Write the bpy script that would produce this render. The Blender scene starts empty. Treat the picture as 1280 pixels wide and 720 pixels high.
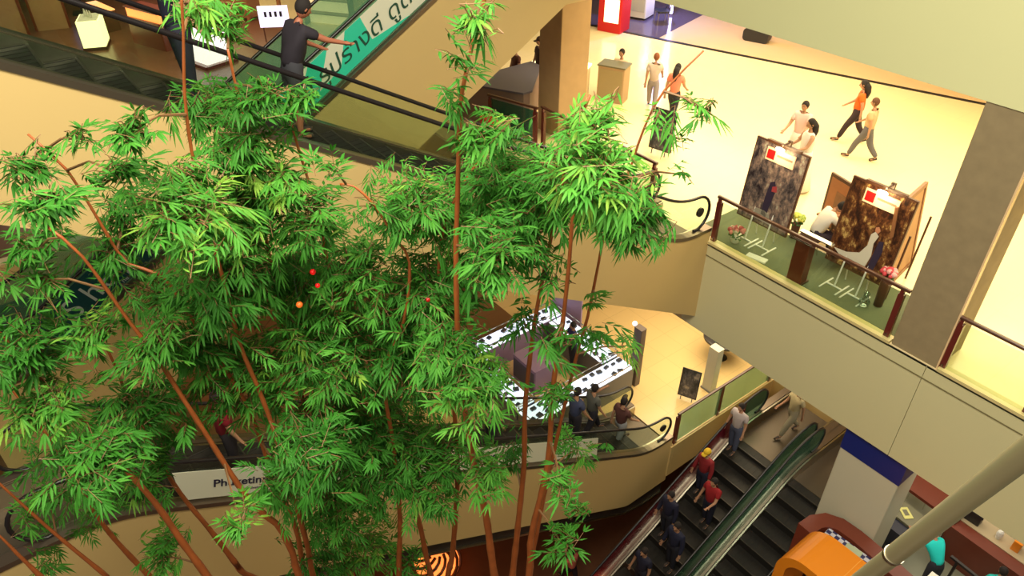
import bpy, bmesh, math, random
from mathutils import Vector, Matrix, Euler
random.seed(11)
S = bpy.context.scene
C = S.collection
# ------------------------------------------------------------ camera, world, light, exposure
cd = bpy.data.cameras.new('camera'); cam = bpy.data.objects.new('camera', cd); C.objects.link(cam)
cam.location = (0, 0, 8.4)
cam.rotation_euler = Euler((math.radians(90-36.14), 0, math.radians(52.7)), 'XYZ')
cd.sensor_width = 36; cd.lens = 36*934/1280; cd.clip_start = .05; cd.clip_end = 200
S.camera = cam
S.view_settings.view_transform = 'Standard'; S.view_settings.look = 'None'
S.view_settings.gamma = 1; S.view_settings.exposure = 0.22
S.view_settings.use_curve_mapping = False
W = bpy.data.worlds.new('world'); S.world = W; W.use_nodes = True
W.node_tree.nodes['Background'].inputs[0].default_value = (1.0, .82, .6, 1)
W.node_tree.nodes['Background'].inputs[1].default_value = .10
def area(name, loc, sx, sy, power, col, rot=(0, 0, 0)):
    l = bpy.data.lights.new(name, 'AREA'); l.shape = 'RECTANGLE'; l.size = sx; l.size_y = sy
    l.energy = power; l.color = col
    o = bpy.data.objects.new(name, l); o.location = loc; o.rotation_euler = rot; C.objects.link(o); return o
# atrium skylight lamps, an added front fill, then lamps under each storey's ceiling
area('atrium_ceiling_light', (-1.5, 1.5, 13.5), 6, 8, 2400, (1, .93, .72))
area('added_front_fill', (1, -4.5, 10.4), 9, 2.5, 420, (1, .95, .74), (math.radians(68), 0, math.radians(20)))  # added fill behind the camera, brightens the fascia and the front leaves
area('upper_hall_light_a', (-8, 16.5, 4.3), 12, 7, 900, (1, .84, .54))
area('upper_hall_light_b', (-15, 19, 4.3), 8, 8, 480, (1, .84, .56))
area('upper_hall_light_c', (0, 17, 4.3), 5, 8, 340, (1, .83, .52))
area('left_hall_light', (-28, 5, 4.3), 10, 10, 500, (1, .72, .45))
area('lower_hall_light_a', (-9.5, 14.5, -2.4), 4, 5, 300, (1, .84, .55))
area('lower_hall_light_b', (-2.5, 14, -2.4), 5, 4, 110, (1, .9, .7))
area('lower_hall_light_c', (-16, 5, -1.2), 6, 8, 120, (1, .75, .42))
area('ground_hall_light', (-6, 5, -7.9), 2, 6, 200, (1, .42, .18))

# ------------------------------------------------------------ materials
MATS = {}
def mat(name, col, rough=.6, metal=0, var=0, scale=4, bump=0, emit=None, es=1, spec=.5, coat=0):
    if name in MATS: return MATS[name]
    m = bpy.data.materials.new(name); m.use_nodes = True; nt = m.node_tree
    b = nt.nodes['Principled BSDF']
    b.inputs['Base Color'].default_value = (*col, 1); b.inputs['Roughness'].default_value = rough
    b.inputs['Metallic'].default_value = metal; b.inputs['Specular IOR Level'].default_value = spec
    b.inputs['Coat Weight'].default_value = coat; b.inputs['Coat Roughness'].default_value = .08
    if var or bump:
        tc = nt.nodes.new('ShaderNodeTexCoord'); n = nt.nodes.new('ShaderNodeTexNoise')
        n.inputs['Scale'].default_value = scale; n.inputs['Detail'].default_value = 5
        nt.links.new(tc.outputs['Object'], n.inputs['Vector'])
        if var:
            mx = nt.nodes.new('ShaderNodeMix'); mx.data_type = 'RGBA'
            mx.inputs[6].default_value = (*[max(0, c*(1-var)) for c in col], 1)
            mx.inputs[7].default_value = (*[min(1, c*(1+var)) for c in col], 1)
            nt.links.new(n.outputs[0], mx.inputs[0]); nt.links.new(mx.outputs[2], b.inputs['Base Color'])
        if bump:
            bp = nt.nodes.new('ShaderNodeBump'); bp.inputs['Strength'].default_value = bump
            nt.links.new(n.outputs[0], bp.inputs['Height']); nt.links.new(bp.outputs[0], b.inputs['Normal'])
    if emit:
        b.inputs['Emission Color'].default_value = (*emit, 1); b.inputs['Emission Strength'].default_value = es
    MATS[name] = m; return m
def glass(name, tint, refl=.12, opac=0.0, ocol=(.3, .6, .5)):
    m = bpy.data.materials.new(name); m.use_nodes = True; nt = m.node_tree; nt.nodes.clear()
    out = nt.nodes.new('ShaderNodeOutputMaterial'); t = nt.nodes.new('ShaderNodeBsdfTransparent')
    t.inputs[0].default_value = (*tint, 1)
    g = nt.nodes.new('ShaderNodeBsdfGlossy'); g.inputs['Roughness'].default_value = .03
    g.inputs[0].default_value = (.9, 1, .95, 1)
    lw = nt.nodes.new('ShaderNodeLayerWeight'); lw.inputs[0].default_value = .5
    pw = nt.nodes.new('ShaderNodeMath'); pw.operation = 'POWER'; pw.inputs[1].default_value = 4; nt.links.new(lw.outputs[1], pw.inputs[0])
    ad = nt.nodes.new('ShaderNodeMath'); ad.operation = 'MULTIPLY_ADD'; ad.inputs[1].default_value = .3; ad.inputs[2].default_value = refl*.25
    nt.links.new(pw.outputs[0], ad.inputs[0])
    mx = nt.nodes.new('ShaderNodeMixShader'); nt.links.new(ad.outputs[0], mx.inputs[0])
    d = nt.nodes.new('ShaderNodeBsdfDiffuse'); d.inputs[0].default_value = (*ocol, 1)
    m2 = nt.nodes.new('ShaderNodeMixShader'); m2.inputs[0].default_value = opac
    nt.links.new(t.outputs[0], m2.inputs[1]); nt.links.new(d.outputs[0], m2.inputs[2])
    nt.links.new(m2.outputs[0], mx.inputs[1]); nt.links.new(g.outputs[0], mx.inputs[2])
    nt.links.new(mx.outputs[0], out.inputs[0]); MATS[name] = m; return m
def tiles(name, col, joint, w, h, rough, spec=.5, var=.03, coat=0):
    m = mat(name, col, rough, spec=spec, coat=coat); nt = m.node_tree; b = nt.nodes['Principled BSDF']
    tc = nt.nodes.new('ShaderNodeTexCoord'); br = nt.nodes.new('ShaderNodeTexBrick')
    br.offset = 0; br.inputs['Scale'].default_value = 1
    br.inputs['Brick Width'].default_value = w; br.inputs['Row Height'].default_value = h
    br.inputs['Mortar Size'].default_value = .006
    br.inputs['Color1'].default_value = (*[c*(1-var) for c in col], 1)
    br.inputs['Color2'].default_value = (*[min(1, c*(1+var)) for c in col], 1)
    br.inputs['Mortar'].default_value = (*joint, 1)
    nt.links.new(tc.outputs['Object'], br.inputs['Vector']); nt.links.new(br.outputs[0], b.inputs['Base Color'])
    return m
M = dict(
 fascia=mat('beige_fascia_panel', (.66, .61, .36), .55, var=.04, scale=.6),
 fascia_up=mat('pale_green_fascia_panel', (.74, .74, .42), .5, var=.03, scale=.5),
 clad=mat('beige_escalator_cladding', (.64, .46, .20), .42, var=.04, scale=.5),
 column=mat('mottled_stone_column', (.30, .23, .13), .7, var=.22, scale=5, bump=.08),
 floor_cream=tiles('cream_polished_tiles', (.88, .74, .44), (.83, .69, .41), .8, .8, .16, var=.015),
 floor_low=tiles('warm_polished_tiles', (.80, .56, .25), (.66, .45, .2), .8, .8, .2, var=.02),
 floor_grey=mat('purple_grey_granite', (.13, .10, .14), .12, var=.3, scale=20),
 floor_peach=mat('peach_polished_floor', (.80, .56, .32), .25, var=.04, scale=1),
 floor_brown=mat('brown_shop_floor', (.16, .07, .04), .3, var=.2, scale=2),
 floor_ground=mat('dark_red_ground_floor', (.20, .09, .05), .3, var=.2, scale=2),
 floor_grg=mat('grey_green_cafe_floor', (.26, .26, .19), .4, var=.1, scale=2),
 dark=mat('black_trim', (.02, .015, .015), .35),
 rail=mat('black_rubber_handrail', (.015, .012, .014), .3),
 brail=mat('dark_brown_handrail', (.09, .035, .02), .3, coat=.4),
 maroon=mat('maroon_lacquered_post', (.13, .02, .015), .3, coat=.5),
 step=mat('dark_escalator_steps', (.022, .019, .017), .5, metal=.3),
 edge=mat('worn_step_edge', (.06, .05, .04), .4, metal=.4),
 steel=mat('brushed_steel', (.42, .38, .30), .28, metal=1),
 steel2=mat('brown_steel_trim', (.22, .17, .13), .3, metal=.8),
 chrome=mat('polished_steel', (.75, .72, .66), .15, metal=1),
 pole=mat('satin_steel_pole', (.30, .26, .15), .34, metal=.35, var=.05, scale=3),
 white=mat('white_paint', (.75, .72, .64), .5), white_b=mat('bright_white_print', (.85, .84, .80), .5),
 grey=mat('grey_laminate', (.18, .17, .16), .45), black=mat('black_plastic', (.02, .02, .022), .4),
 wood=mat('brown_wood', (.28, .12, .05), .4, var=.3, scale=8), wood_r=mat('red_brown_laminate', (.17, .035, .018), .35, var=.12, scale=6),
 wood_d=mat('dark_brown_wood', (.10, .04, .02), .4, var=.2, scale=8),
 red=mat('red_paint', (.55, .01, .01), .4), dred=mat('dark_red_panel', (.16, .004, .012), .25, coat=.5),
 blue=mat('navy_blue_panel', (.008, .02, .17), .4), orange=mat('glossy_orange_laminate', (.85, .26, .01), .35, coat=.3),
 teal=mat('teal_print', (.03, .60, .40), .4), dteal=mat('dark_teal_print', (.006, .07, .08), .3),
 cream=mat('cream_print', (.72, .72, .58), .5), green_mat=mat('olive_green_carpet', (.15, .17, .10), .9, var=.15, scale=40),
 counter=mat('grey_green_counter_top', (.16, .15, .09), .3), paper=mat('yellow_paper', (.65, .62, .22), .6),
 lilac=mat('lilac_panel', (.36, .25, .42), .5), slate=mat('slate_grey_panel', (.12, .11, .16), .4),
 culm=mat('orange_brown_bamboo', (.33, .085, .02), .5, var=.4, scale=9),
 twig=mat('brown_twig', (.20, .10, .04), .6),
 glow_w=mat('lit_white_display', (.9, .9, 1), .4, emit=(.80, .86, 1), es=1.15),
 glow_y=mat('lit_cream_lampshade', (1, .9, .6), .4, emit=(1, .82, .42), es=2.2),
 glow_o=mat('lit_orange_lamp', (1, .3, .1), .4, emit=(1, .22, .05), es=2.0),
 glow_r=mat('lit_red_lamp', (1, .05, .03), .4, emit=(1, .02, .02), es=1.0),
 glow_b=mat('lit_blue_screen', (.05, .2, .8), .3, emit=(.03, .22, .85), es=1.2),
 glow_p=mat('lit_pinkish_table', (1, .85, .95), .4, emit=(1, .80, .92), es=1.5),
 spot=mat('bright_spot_lamp', (1, .9, .6), .4, emit=(1, .75, .35), es=25),
)
G = dict(clear=glass('clear_balustrade_glass', (.86, .92, .84)), green=glass('green_balustrade_glass', (.78, .92, .82), opac=.42, ocol=(.22, .48, .28)),
 dteal=glass('dark_teal_balustrade_glass', (.55, .75, .65), opac=.35, ocol=(.03, .12, .09)),
 case=glass('display_case_glass', (.93, .95, .97)), deep=glass('deep_green_glass', (.35, .6, .5), opac=.25, ocol=(.05, .2, .14)), vase=glass('vase_glass', (.8, .85, .85), refl=.5))
def leafmat():
    m = mat('bamboo_leaf', (.10, .30, .05), .6, spec=.25); nt = m.node_tree; b = nt.nodes['Principled BSDF']
    at = nt.nodes.new('ShaderNodeAttribute'); at.attribute_name = 'tone'
    cr = nt.nodes.new('ShaderNodeValToRGB')
    e = cr.color_ramp.elements
    e[0].position = 0; e[0].color = (.02, .12, .008, 1); e[1].position = 1; e[1].color = (.19, .35, .04, 1)
    x = e.new(.5); x.color = (.042, .20, .018, 1); x = e.new(.8); x.color = (.08, .29, .03, 1)
    nt.links.new(at.outputs['Fac'], cr.inputs[0]); nt.links.new(cr.outputs[0], b.inputs['Base Color'])
    tr = nt.nodes.new('ShaderNodeBsdfTranslucent'); nt.links.new(cr.outputs[0], tr.inputs[0])
    mx = nt.nodes.new('ShaderNodeMixShader'); mx.inputs[0].default_value = .2
    nt.links.new(b.outputs[0], mx.inputs[1]); nt.links.new(tr.outputs[0], mx.inputs[2])
    nt.links.new(mx.outputs[0], nt.nodes['Material Output'].inputs[0]); return m
LEAF = leafmat()
def picture(name, cols, scale, seed):
    m = mat(name, cols[0], .4); nt = m.node_tree; b = nt.nodes['Principled BSDF']
    tc = nt.nodes.new('ShaderNodeTexCoord'); mp = nt.nodes.new('ShaderNodeMapping'); mp.inputs[1].default_value = (seed, seed, 0)
    mp.inputs[3].default_value = (1, 1, .55)
    n = nt.nodes.new('ShaderNodeTexNoise'); n.inputs['Scale'].default_value = scale; n.inputs['Detail'].default_value = 8; n.inputs['Roughness'].default_value = .7
    cr = nt.nodes.new('ShaderNodeValToRGB'); e = cr.color_ramp.elements
    e[0].position = .36; e[0].color = (*cols[0], 1); e[1].position = .66; e[1].color = (*cols[-1], 1)
    for i, c in enumerate(cols[1:-1]): x = e.new(.36+.3*(i+1)/(len(cols)-1)); x.color = (*c, 1)
    nt.links.new(tc.outputs['Object'], mp.inputs[0]); nt.links.new(mp.outputs[0], n.inputs['Vector'])
    nt.links.new(n.outputs[0], cr.inputs[0]); nt.links.new(cr.outputs[0], b.inputs['Base Color']); return m
PIC1 = picture('grey_green_wedding_print', [(.02, .012, .02), (.10, .08, .08), (.30, .20, .16), (.50, .50, .38)], 7, 3)
PIC2 = picture('brown_forest_wedding_print', [(.008, .004, .004), (.05, .015, .007), (.16, .06, .02), (.60, .42, .14)], 8, 8)
def checker():
    m = mat('black_white_checks', (1, 1, 1), .4); nt = m.node_tree
    tc = nt.nodes.new('ShaderNodeTexCoord'); c = nt.nodes.new('ShaderNodeTexChecker'); c.inputs['Scale'].default_value = 11
    c.inputs[1].default_value = (.03, .03, .12, 1); c.inputs[2].default_value = (.6, .6, .7, 1)
    nt.links.new(tc.outputs['Object'], c.inputs[0]); nt.links.new(c.outputs[0], nt.nodes['Principled BSDF'].inputs[0]); return m
CHK = checker()

# ------------------------------------------------------------ mesh helpers
class MB:
    def __init__(s): s.v = []; s.f = []; s.mi = []; s.m = 0
    def face(s, idx): s.f.append(tuple(idx)); s.mi.append(s.m)
    def box(s, x0, x1, y0, y1, z0, z1, M4=None):
        b = len(s.v); p = [(x, y, z) for z in (z0, z1) for y in (y0, y1) for x in (x0, x1)]
        if M4 is not None: p = [tuple(M4 @ Vector(q)) for q in p]
        s.v += p
        for q in ((0, 2, 3, 1), (4, 5, 7, 6), (0, 1, 5, 4), (2, 6, 7, 3), (0, 4, 6, 2), (1, 3, 7, 5)): s.face([b+i for i in q])
        return s
    def bbox(s, x0, x1, y0, y1, z0, z1, r=.02, axis='z', n=3):
        # box with corners rounded about one axis
        A = {'z': (x0, x1, y0, y1, z0, z1), 'y': (x0, x1, z0, z1, y0, y1), 'x': (y0, y1, z0, z1, x0, x1)}[axis]
        a0, a1, b0, b1, c0, c1 = A; pts = []
        for cx, cy, st in ((a1-r, b1-r, 0), (a0+r, b1-r, 90), (a0+r, b0+r, 180), (a1-r, b0+r, 270)):
            for i in range(n+1):
                t = math.radians(st+90*i/n); pts.append((cx+r*math.cos(t), cy+r*math.sin(t)))
        f = {'z': lambda a, b, c: (a, b, c), 'y': lambda a, b, c: (a, c, b), 'x': lambda a, b, c: (c, a, b)}[axis]
        return s.prism(pts, c0, c1, f)
    def prism(s, pts, c0, c1, f=lambda a, b, c: (a, b, c)):
        b = len(s.v); n = len(pts)
        s.v += [f(p[0], p[1], c0) for p in pts]+[f(p[0], p[1], c1) for p in pts]
        s.face([b+i for i in range(n)][::-1]); s.face([b+n+i for i in range(n)])
        for i in range(n): j = (i+1) % n; s.face((b+i, b+j, b+n+j, b+n+i))
        return s
    def tube(s, pts, r, n=8, cap=True):
        pts = [Vector(p) for p in pts]; N = len(pts)
        rs = r if isinstance(r, (list, tuple)) else [r]*N
        b = len(s.v); up = None
        for i, p in enumerate(pts):
            d = (pts[min(i+1, N-1)]-pts[max(i-1, 0)]).normalized()
            if up is None: up = Vector((0, 0, 1)) if abs(d.z) < .9 else Vector((1, 0, 0))
            a = d.cross(up)
            if a.length < 1e-5: a = d.orthogonal()
            a.normalize(); c = a.cross(d).normalized(); up = c
            for k in range(n):
                t = 2*math.pi*k/n; s.v.append(tuple(p+a*(rs[i]*math.cos(t))+c*(rs[i]*math.sin(t))))
        for i in range(N-1):
            for k in range(n):
                k2 = (k+1) % n; s.face((b+i*n+k, b+i*n+k2, b+(i+1)*n+k2, b+(i+1)*n+k))
        if cap: s.face([b+k for k in range(n)][::-1]); s.face([b+(N-1)*n+k for k in range(n)])
        return s
    def lathe(s, prof, cx=0, cy=0, n=20, sx=1, sy=1):
        b = len(s.v)
        for r, z in prof:
            for k in range(n):
                t = 2*math.pi*k/n; s.v.append((cx+r*math.cos(t)*sx, cy+r*math.sin(t)*sy, z))
        for i in range(len(prof)-1):
            for k in range(n):
                k2 = (k+1) % n; s.face((b+i*n+k, b+i*n+k2, b+(i+1)*n+k2, b+(i+1)*n+k))
        s.face([b+k for k in range(n)][::-1]); s.face([b+(len(prof)-1)*n+k for k in range(n)])
        return s
    def ball(s, c, r, n=10, m=7):
        if not isinstance(r, (list, tuple)): r = (r, r, r)
        b = len(s.v)
        s.v.append((c[0], c[1], c[2]-r[2]))
        for i in range(1, m):
            t = math.pi*i/m-math.pi/2
            for k in range(n):
                a = 2*math.pi*k/n; s.v.append((c[0]+r[0]*math.cos(t)*math.cos(a), c[1]+r[1]*math.cos(t)*math.sin(a), c[2]+r[2]*math.sin(t)))
        s.v.append((c[0], c[1], c[2]+r[2])); top = len(s.v)-1
        for k in range(n):
            k2 = (k+1) % n; s.face((b, b+1+k2, b+1+k)); s.face((top, top-n+k, top-n+k2))
            for i in range(m-2): q = b+1+i*n; s.face((q+k, q+k2, q+n+k2, q+n+k))
        return s
    def build(s, name, mats, parent=None, smooth=False, loc=None):
        me = bpy.data.meshes.new(name); me.from_pydata(s.v, [], s.f)
        if not isinstance(mats, (list, tuple)): mats = [mats]
        for m in mats: me.materials.append(m)
        if len(mats) > 1: me.polygons.foreach_set('material_index', s.mi)
        if smooth: me.polygons.foreach_set('use_smooth', [len(q) < 5 for q in s.f])
        me.update()
        o = bpy.data.objects.new(name, me); C.objects.link(o)
        if parent is not None: o.parent = parent
        if loc is not None:
            # keep the world shape, put the origin at loc
            me.transform(Matrix.Translation(-Vector(loc))); o.location = loc
        return o
def tag(o, label=None, cat=None, group=None, kind=None):
    if label: o['label'] = label
    if cat: o['category'] = cat
    if group: o['group'] = group
    if kind: o['kind'] = kind
    return o
def empty(name, loc=(0, 0, 0), rz=0, label=None, cat=None, group=None):
    o = bpy.data.objects.new(name, None); C.objects.link(o); o.location = loc; o.rotation_euler = (0, 0, rz)
    o.empty_display_size = .1
    return tag(o, label, cat, group)
def struct(name, mb, m): return tag(mb.build(name, m), kind='structure')
def text(s, name, size, m, parent, loc, xa, ya, bold=False, shear=0, ext=.002, sx=1):
    cu = bpy.data.curves.new(name, 'FONT'); cu.body = s; cu.size = size; cu.extrude = ext; cu.shear = shear
    if bold: cu.offset = size*.018
    t = bpy.data.objects.new('tmp', cu); C.objects.link(t)
    bpy.context.view_layer.update()
    me = bpy.data.meshes.new_from_object(t.evaluated_get(bpy.context.evaluated_depsgraph_get()))
    bpy.data.objects.remove(t)
    xa = Vector(xa).normalized(); ya = Vector(ya).normalized(); za = xa.cross(ya)
    R = Matrix((xa*sx, ya, za)).transposed().to_4x4()
    me.transform(Matrix.Translation(loc) @ R)
    me.materials.clear(); me.materials.append(m)
    o = bpy.data.objects.new(name, me); C.objects.link(o); o.parent = parent; return o
def mpoly(name, pts, x, m, parent, t=.004):
    # flat print in a plane of constant x, given (y,z) outline
    return MB().prism(pts, x, x+t, lambda a, b, c: (c, a, b)).build(name, m, parent)
# ------------------------------------------------------------ large structure
struct('floor', MB().box(-45, 8, 11.18, 34, -.06, 0).box(-45, -16, -12, 11.18, -.06, 0).box(-16, -13.3, 9.6, 11.18, -.06, 0), M['floor_cream'])
# upper storey: floor slab over the hall, its pale green front towards the atrium
struct('wall_front_upper', MB().box(-45, 8, 11.18, 11.38, 4.4, 6.2), M['fascia_up'])
struct('ceiling', MB().box(-45, 8, 11.38, 34, 4.42, 4.6), M['fascia_up'])
struct('floor_upper', MB().box(-45, 8, 11.38, 34, 6.1, 6.2), M['floor_peach'])
# middle storey: fascia and soffit
fb = MB(); fb.box(-8.3, -3.22, 11.18, 11.4, -2.24, -.02); fb.box(-3.21, 8, 11.18, 11.4, -2.24, -.02)
struct('wall_front_middle', fb, M['fascia'])
struct('trim_1', MB().box(-8.3, 8, 11.165, 11.185, -.30, -.285), mat('shadow_gap', (.18, .15, .07), .7))
struct('trim_2', MB().box(-8.25, -3.9, 11.14, 11.34, 0, .06).box(-3.05, 8, 11.14, 11.34, 0, .06), mat('cream_floor_kerb', (.66, .55, .26), .4))
struct('ceiling_lower', MB().box(-45, 8, 11.4, 34, -2.24, -2.1).box(-45, -16, -12, 11.18, -1.1, -.9), M['fascia'])
struct('wall_slab_end', MB().box(-45, -8.3, 11.18, 11.4, -2.24, -.06).box(-16.1, -16, -12, 11.18, -1.1, -.06), M['clad'])
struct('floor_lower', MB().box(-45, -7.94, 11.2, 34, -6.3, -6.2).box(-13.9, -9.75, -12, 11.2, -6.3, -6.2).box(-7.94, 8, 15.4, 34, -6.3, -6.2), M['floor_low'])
struct('floor_lower_left', MB().box(-45, -13.9, -12, 11.2, -6.3, -6.2), tiles('shade_toned_tiles', (.22, .11, .05), (.16, .08, .04), .8, .8, .3))  # same lower floor, with the shade on its left part put into the tile colour
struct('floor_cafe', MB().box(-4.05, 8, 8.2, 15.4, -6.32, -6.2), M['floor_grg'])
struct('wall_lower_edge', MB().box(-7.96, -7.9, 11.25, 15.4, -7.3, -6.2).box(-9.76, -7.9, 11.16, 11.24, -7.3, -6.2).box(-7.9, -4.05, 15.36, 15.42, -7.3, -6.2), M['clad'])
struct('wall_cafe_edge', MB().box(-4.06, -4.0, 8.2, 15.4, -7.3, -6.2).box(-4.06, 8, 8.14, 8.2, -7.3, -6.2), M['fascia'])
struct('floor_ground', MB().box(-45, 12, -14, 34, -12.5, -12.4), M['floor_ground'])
struct('wall_back_lower', MB().box(-45, 8, 34, 34.2, -12.4, 6.2), M['floor_peach'])
struct('wall_far_left', MB().box(-45.2, -45, -12, 34, -12.4, 6.2), M['wood_d'])
# shop floors beyond the black threshold line
Lx = lambda t: (-26.4+t*12.2/12.83, 17.23+t*3.95/12.83)
def quad(t0, t1, d0, d1, z0, z1, mb):
    n = (-3.95/12.83, 12.2/12.83); p = []
    for t, d in ((t0, d0), (t1, d0), (t1, d1), (t0, d1)):
        x, y = Lx(t); p.append((x+n[0]*d, y+n[1]*d))
    return mb.prism(p, z0, z1)
struct('trim_3', quad(-4, 32, -.06, .08, .0, .02, MB()), M['dark'])
x0, y0 = Lx(9.0)
pf = MB().prism([Lx(9.0), Lx(32), (8, 33.9), (-21.6, 33.9)], 0, .008)
struct('floor_shop_peach', pf, M['floor_peach'])
struct('floor_shop_granite', MB().prism([Lx(-4), Lx(9.0), (-21.6, 33.9), (-36, 33.9)], 0, .010), M['floor_grey'])
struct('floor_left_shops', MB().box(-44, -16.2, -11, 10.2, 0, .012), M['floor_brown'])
# columns
def column(x0, x1, y0, y1, z0, z1, label, trim=None):
    o = MB().bbox(x0, x1, y0, y1, z0, z1, .02).build('stone_column', M['column']); tag(o, label, 'column')
    return o
c1 = column(-3.88, -3.08, 11.2, 12.05, 0, 4.4, 'mottled grey-brown stone column at the right, cutting through the balustrade')
MB().box(-3.085, -3.06, 11.19, 11.3, 0, 4.4).build('corner_strip', M['floor_peach'], c1)
M['column2'] = mat('tan_stone_column', (.42, .27, .13), .65, var=.12, scale=4, bump=.05)
c2 = column(-14.55, -13.72, 11.95, 12.9, 0, 4.4, 'tan square column behind the bamboo tip, left of the bright hall'); c2.data.materials[0] = M['column2']

# ------------------------------------------------------------ escalators
M['plate'] = mat('dark_landing_plate', (.14, .11, .08), .4, metal=.6)
s30 = math.tan(math.radians(30))
def soft(x, r=.5):
    # smooth max(0,x)
    if x < -r: return 0.
    if x > r: return x
    return (x+r)**2/(4*r)
def escalator(label, xn, xf, yb, zb, rise, dirn, thick, e0=1.0, e1=1.3, cap=True, glass_m=None, flat_thick=None, near_glass=None, clad=None, group=None, deck=None):
    """yb: y of the lower bend; dirn +1 climbs towards +y, -1 towards -y; xn is the side nearer the atrium."""
    run = rise/s30
    zf = lambda u: zb+(soft(u)-soft(u-run))*s30
    Y = lambda u: yb+dirn*u
    us = [-e0+.0]+[-.6+.15*i for i in range(9)]+[.8+(run-1.6)*i/12 for i in range(13)]+[run-.6+.15*i for i in range(9)]+[run+e1]
    us = sorted(set(round(u, 3) for u in us))
    root = empty('escalator', (xn, Y(0), zb), 0, label, 'escalator', group)
    L = Vector((xn, Y(0), zb))
    def add(mb, name, m, parent=root, smooth=False):
        o = mb.build(name, m, parent, smooth); o.data.transform(Matrix.Translation(-L)); return o
    ft = flat_thick or thick
    def bot(u): 
        lo = zb+min(u, run)*s30-thick+.35
        return max(lo, zb-ft+.35) if u < run/2 else lo
    # cladding: side profile extruded across
    b_ = [(Y(u), bot(u)) for u in reversed(us)]
    ff = lambda a, b, c: (c, a, b)
    add(MB().prism([(Y(u), zf(u)+.33) for u in us]+b_, xn-.05, xn, ff), 'side_cladding', clad or M['clad'])
    add(MB().prism([(Y(u), zf(u)+.33) for u in us]+b_, xf, xf+.05, ff), 'side_cladding', clad or M['clad'])
    add(MB().prism([(Y(u), zf(u)-.30) for u in us]+b_, xf+.05, xn-.05, ff), 'underside', clad or M['clad'])
    # deck strips beside the glass
    for xa, xb, nm in ((xn-.17, xn+.015, 'outer_deck'), (xf-.015, xf+.17, 'inner_deck')):
        add(MB().prism([(Y(u), zf(u)+.38) for u in us]+[(Y(u), zf(u)+.30) for u in reversed(us)], xa, xb, ff), nm, deck or M['steel2'])
    for xa in (xn-.22, xf+.18):
        add(MB().prism([(Y(u), zf(u)+.36) for u in us]+[(Y(u), zf(u)-.25) for u in reversed(us)], xa, xa+.04, ff), 'skirt_panel', M['steel'])
    # glass and handrails, rounded at both newels
    gi = [u for u in us if -e0+.35 <= u <= run+e1-.35]; H = .80
    for k, xa in enumerate((xn-.10, xf+.10)):
        gl = [(Y(u), zf(u)+.37) for u in gi]; gu = [(Y(u), zf(u)+.37+H) for u in gi]
        def arc(u0, sgn):
            return [(Y(u0+sgn*.40*math.sin(math.radians(a))), zf(u0)+.37+.40+.40*math.cos(math.radians(a))) for a in range(15, 166, 15)]
        lowa = arc(gi[0], -1); upa = arc(gi[-1], 1)
        out = gl+[p for p in reversed(upa)]+list(reversed(gu))+lowa
        gm = (near_glass if k == 0 and near_glass else glass_m) or G['clear']
        add(MB().prism(out, xa-.006, xa+.006, ff), 'balustrade_glass', gm)
        path = [(xa, Y(gi[0]), zf(gi[0])+.40)]+[(xa, p[0], p[1]) for p in reversed(lowa)]+[(xa, a, b) for a, b in gu]+[(xa, p[0], p[1]) for p in upa]+[(xa, Y(gi[-1]), zf(gi[-1])+.40)]
        add(MB().tube(path, .030, 8), 'handrail', M['rail'], smooth=True)
        if cap:
            add(MB().tube([(xa-.02, Y(gi[0]-.12), zf(gi[0])+.80), (xa+.02, Y(gi[0]-.12), zf(gi[0])+.80)], .10, 20), 'newel_badge', M['dark'])
    # steps
    st = MB().box(xf+.22, xn-.22, -.2, .2, -.3, 0)
    st.m = 1; st.box(xf+.23, xn-.23, dirn*-.205-.012, dirn*-.205+.012, -.02, .008); st.m = 0
    for i in range(9): x = xf+.25+i*(xn-xf-.5)/8; st.box(x-.004, x+.004, -.19, .19, 0, .006)
    first = None; u = .2
    while u < run-.1:
        if first is None:
            first = st.build('step', [M['step'], M['edge']], root); so = first
        else:
            so = first.copy(); C.objects.link(so)
        zs = zb+min(rise, (u+.35)*s30)
        so.parent = root; so.location = (0-xn+ (xn), Y(u)-L.y, zs-L.z); so.location.x = -xn
        u += .40
    # floor plates
    add(MB().box(xf+.2, xn-.2, min(Y(-e0), Y(.1)), max(Y(-e0), Y(.1)), zb-.05, zb+.012), 'floor_plate', M['plate'])
    add(MB().box(xf+.2, xn-.2, min(Y(run-.1), Y(run+e1)), max(Y(run-.1), Y(run+e1)), zb+rise-.05, zb+rise+.012), 'floor_plate', M['plate'])
    return root, zf, Y, L
E1 = escalator('escalator crossing the upper left, falling to the middle floor landing', -7.94, -9.5, 10.29, 0, 6.2, -1, 1.77, e0=.9, flat_thick=2.4)
E3 = escalator('lower escalator with the long white lettered panel, behind the bamboo', -7.94, -9.5, 10.29, -6.2, 6.2, -1, 1.95, e0=.9, e1=4.6, flat_thick=1.65)
E2 = escalator('escalator with the teal and cream lettered banner on its glass', -11.5, -13.05, -.63, 0, 6.2, 1, 2.35, glass_m=G['green'], cap=False)
R1 = escalator('dark escalator full of people at the bottom, with a dark red side', -5.62, -7.3, 2.16, -12.4, 6.2, 1, 1.5, e1=2.2, cap=False, glass_m=G['dteal'], deck=M['steel2'])
R2 = escalator('empty dark escalator beside the white column casing', -4.10, -5.60, 2.16, -12.4, 6.2, 1, 1.5, e1=2.2, cap=False, glass_m=G['dteal'], deck=M['steel2'])
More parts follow.
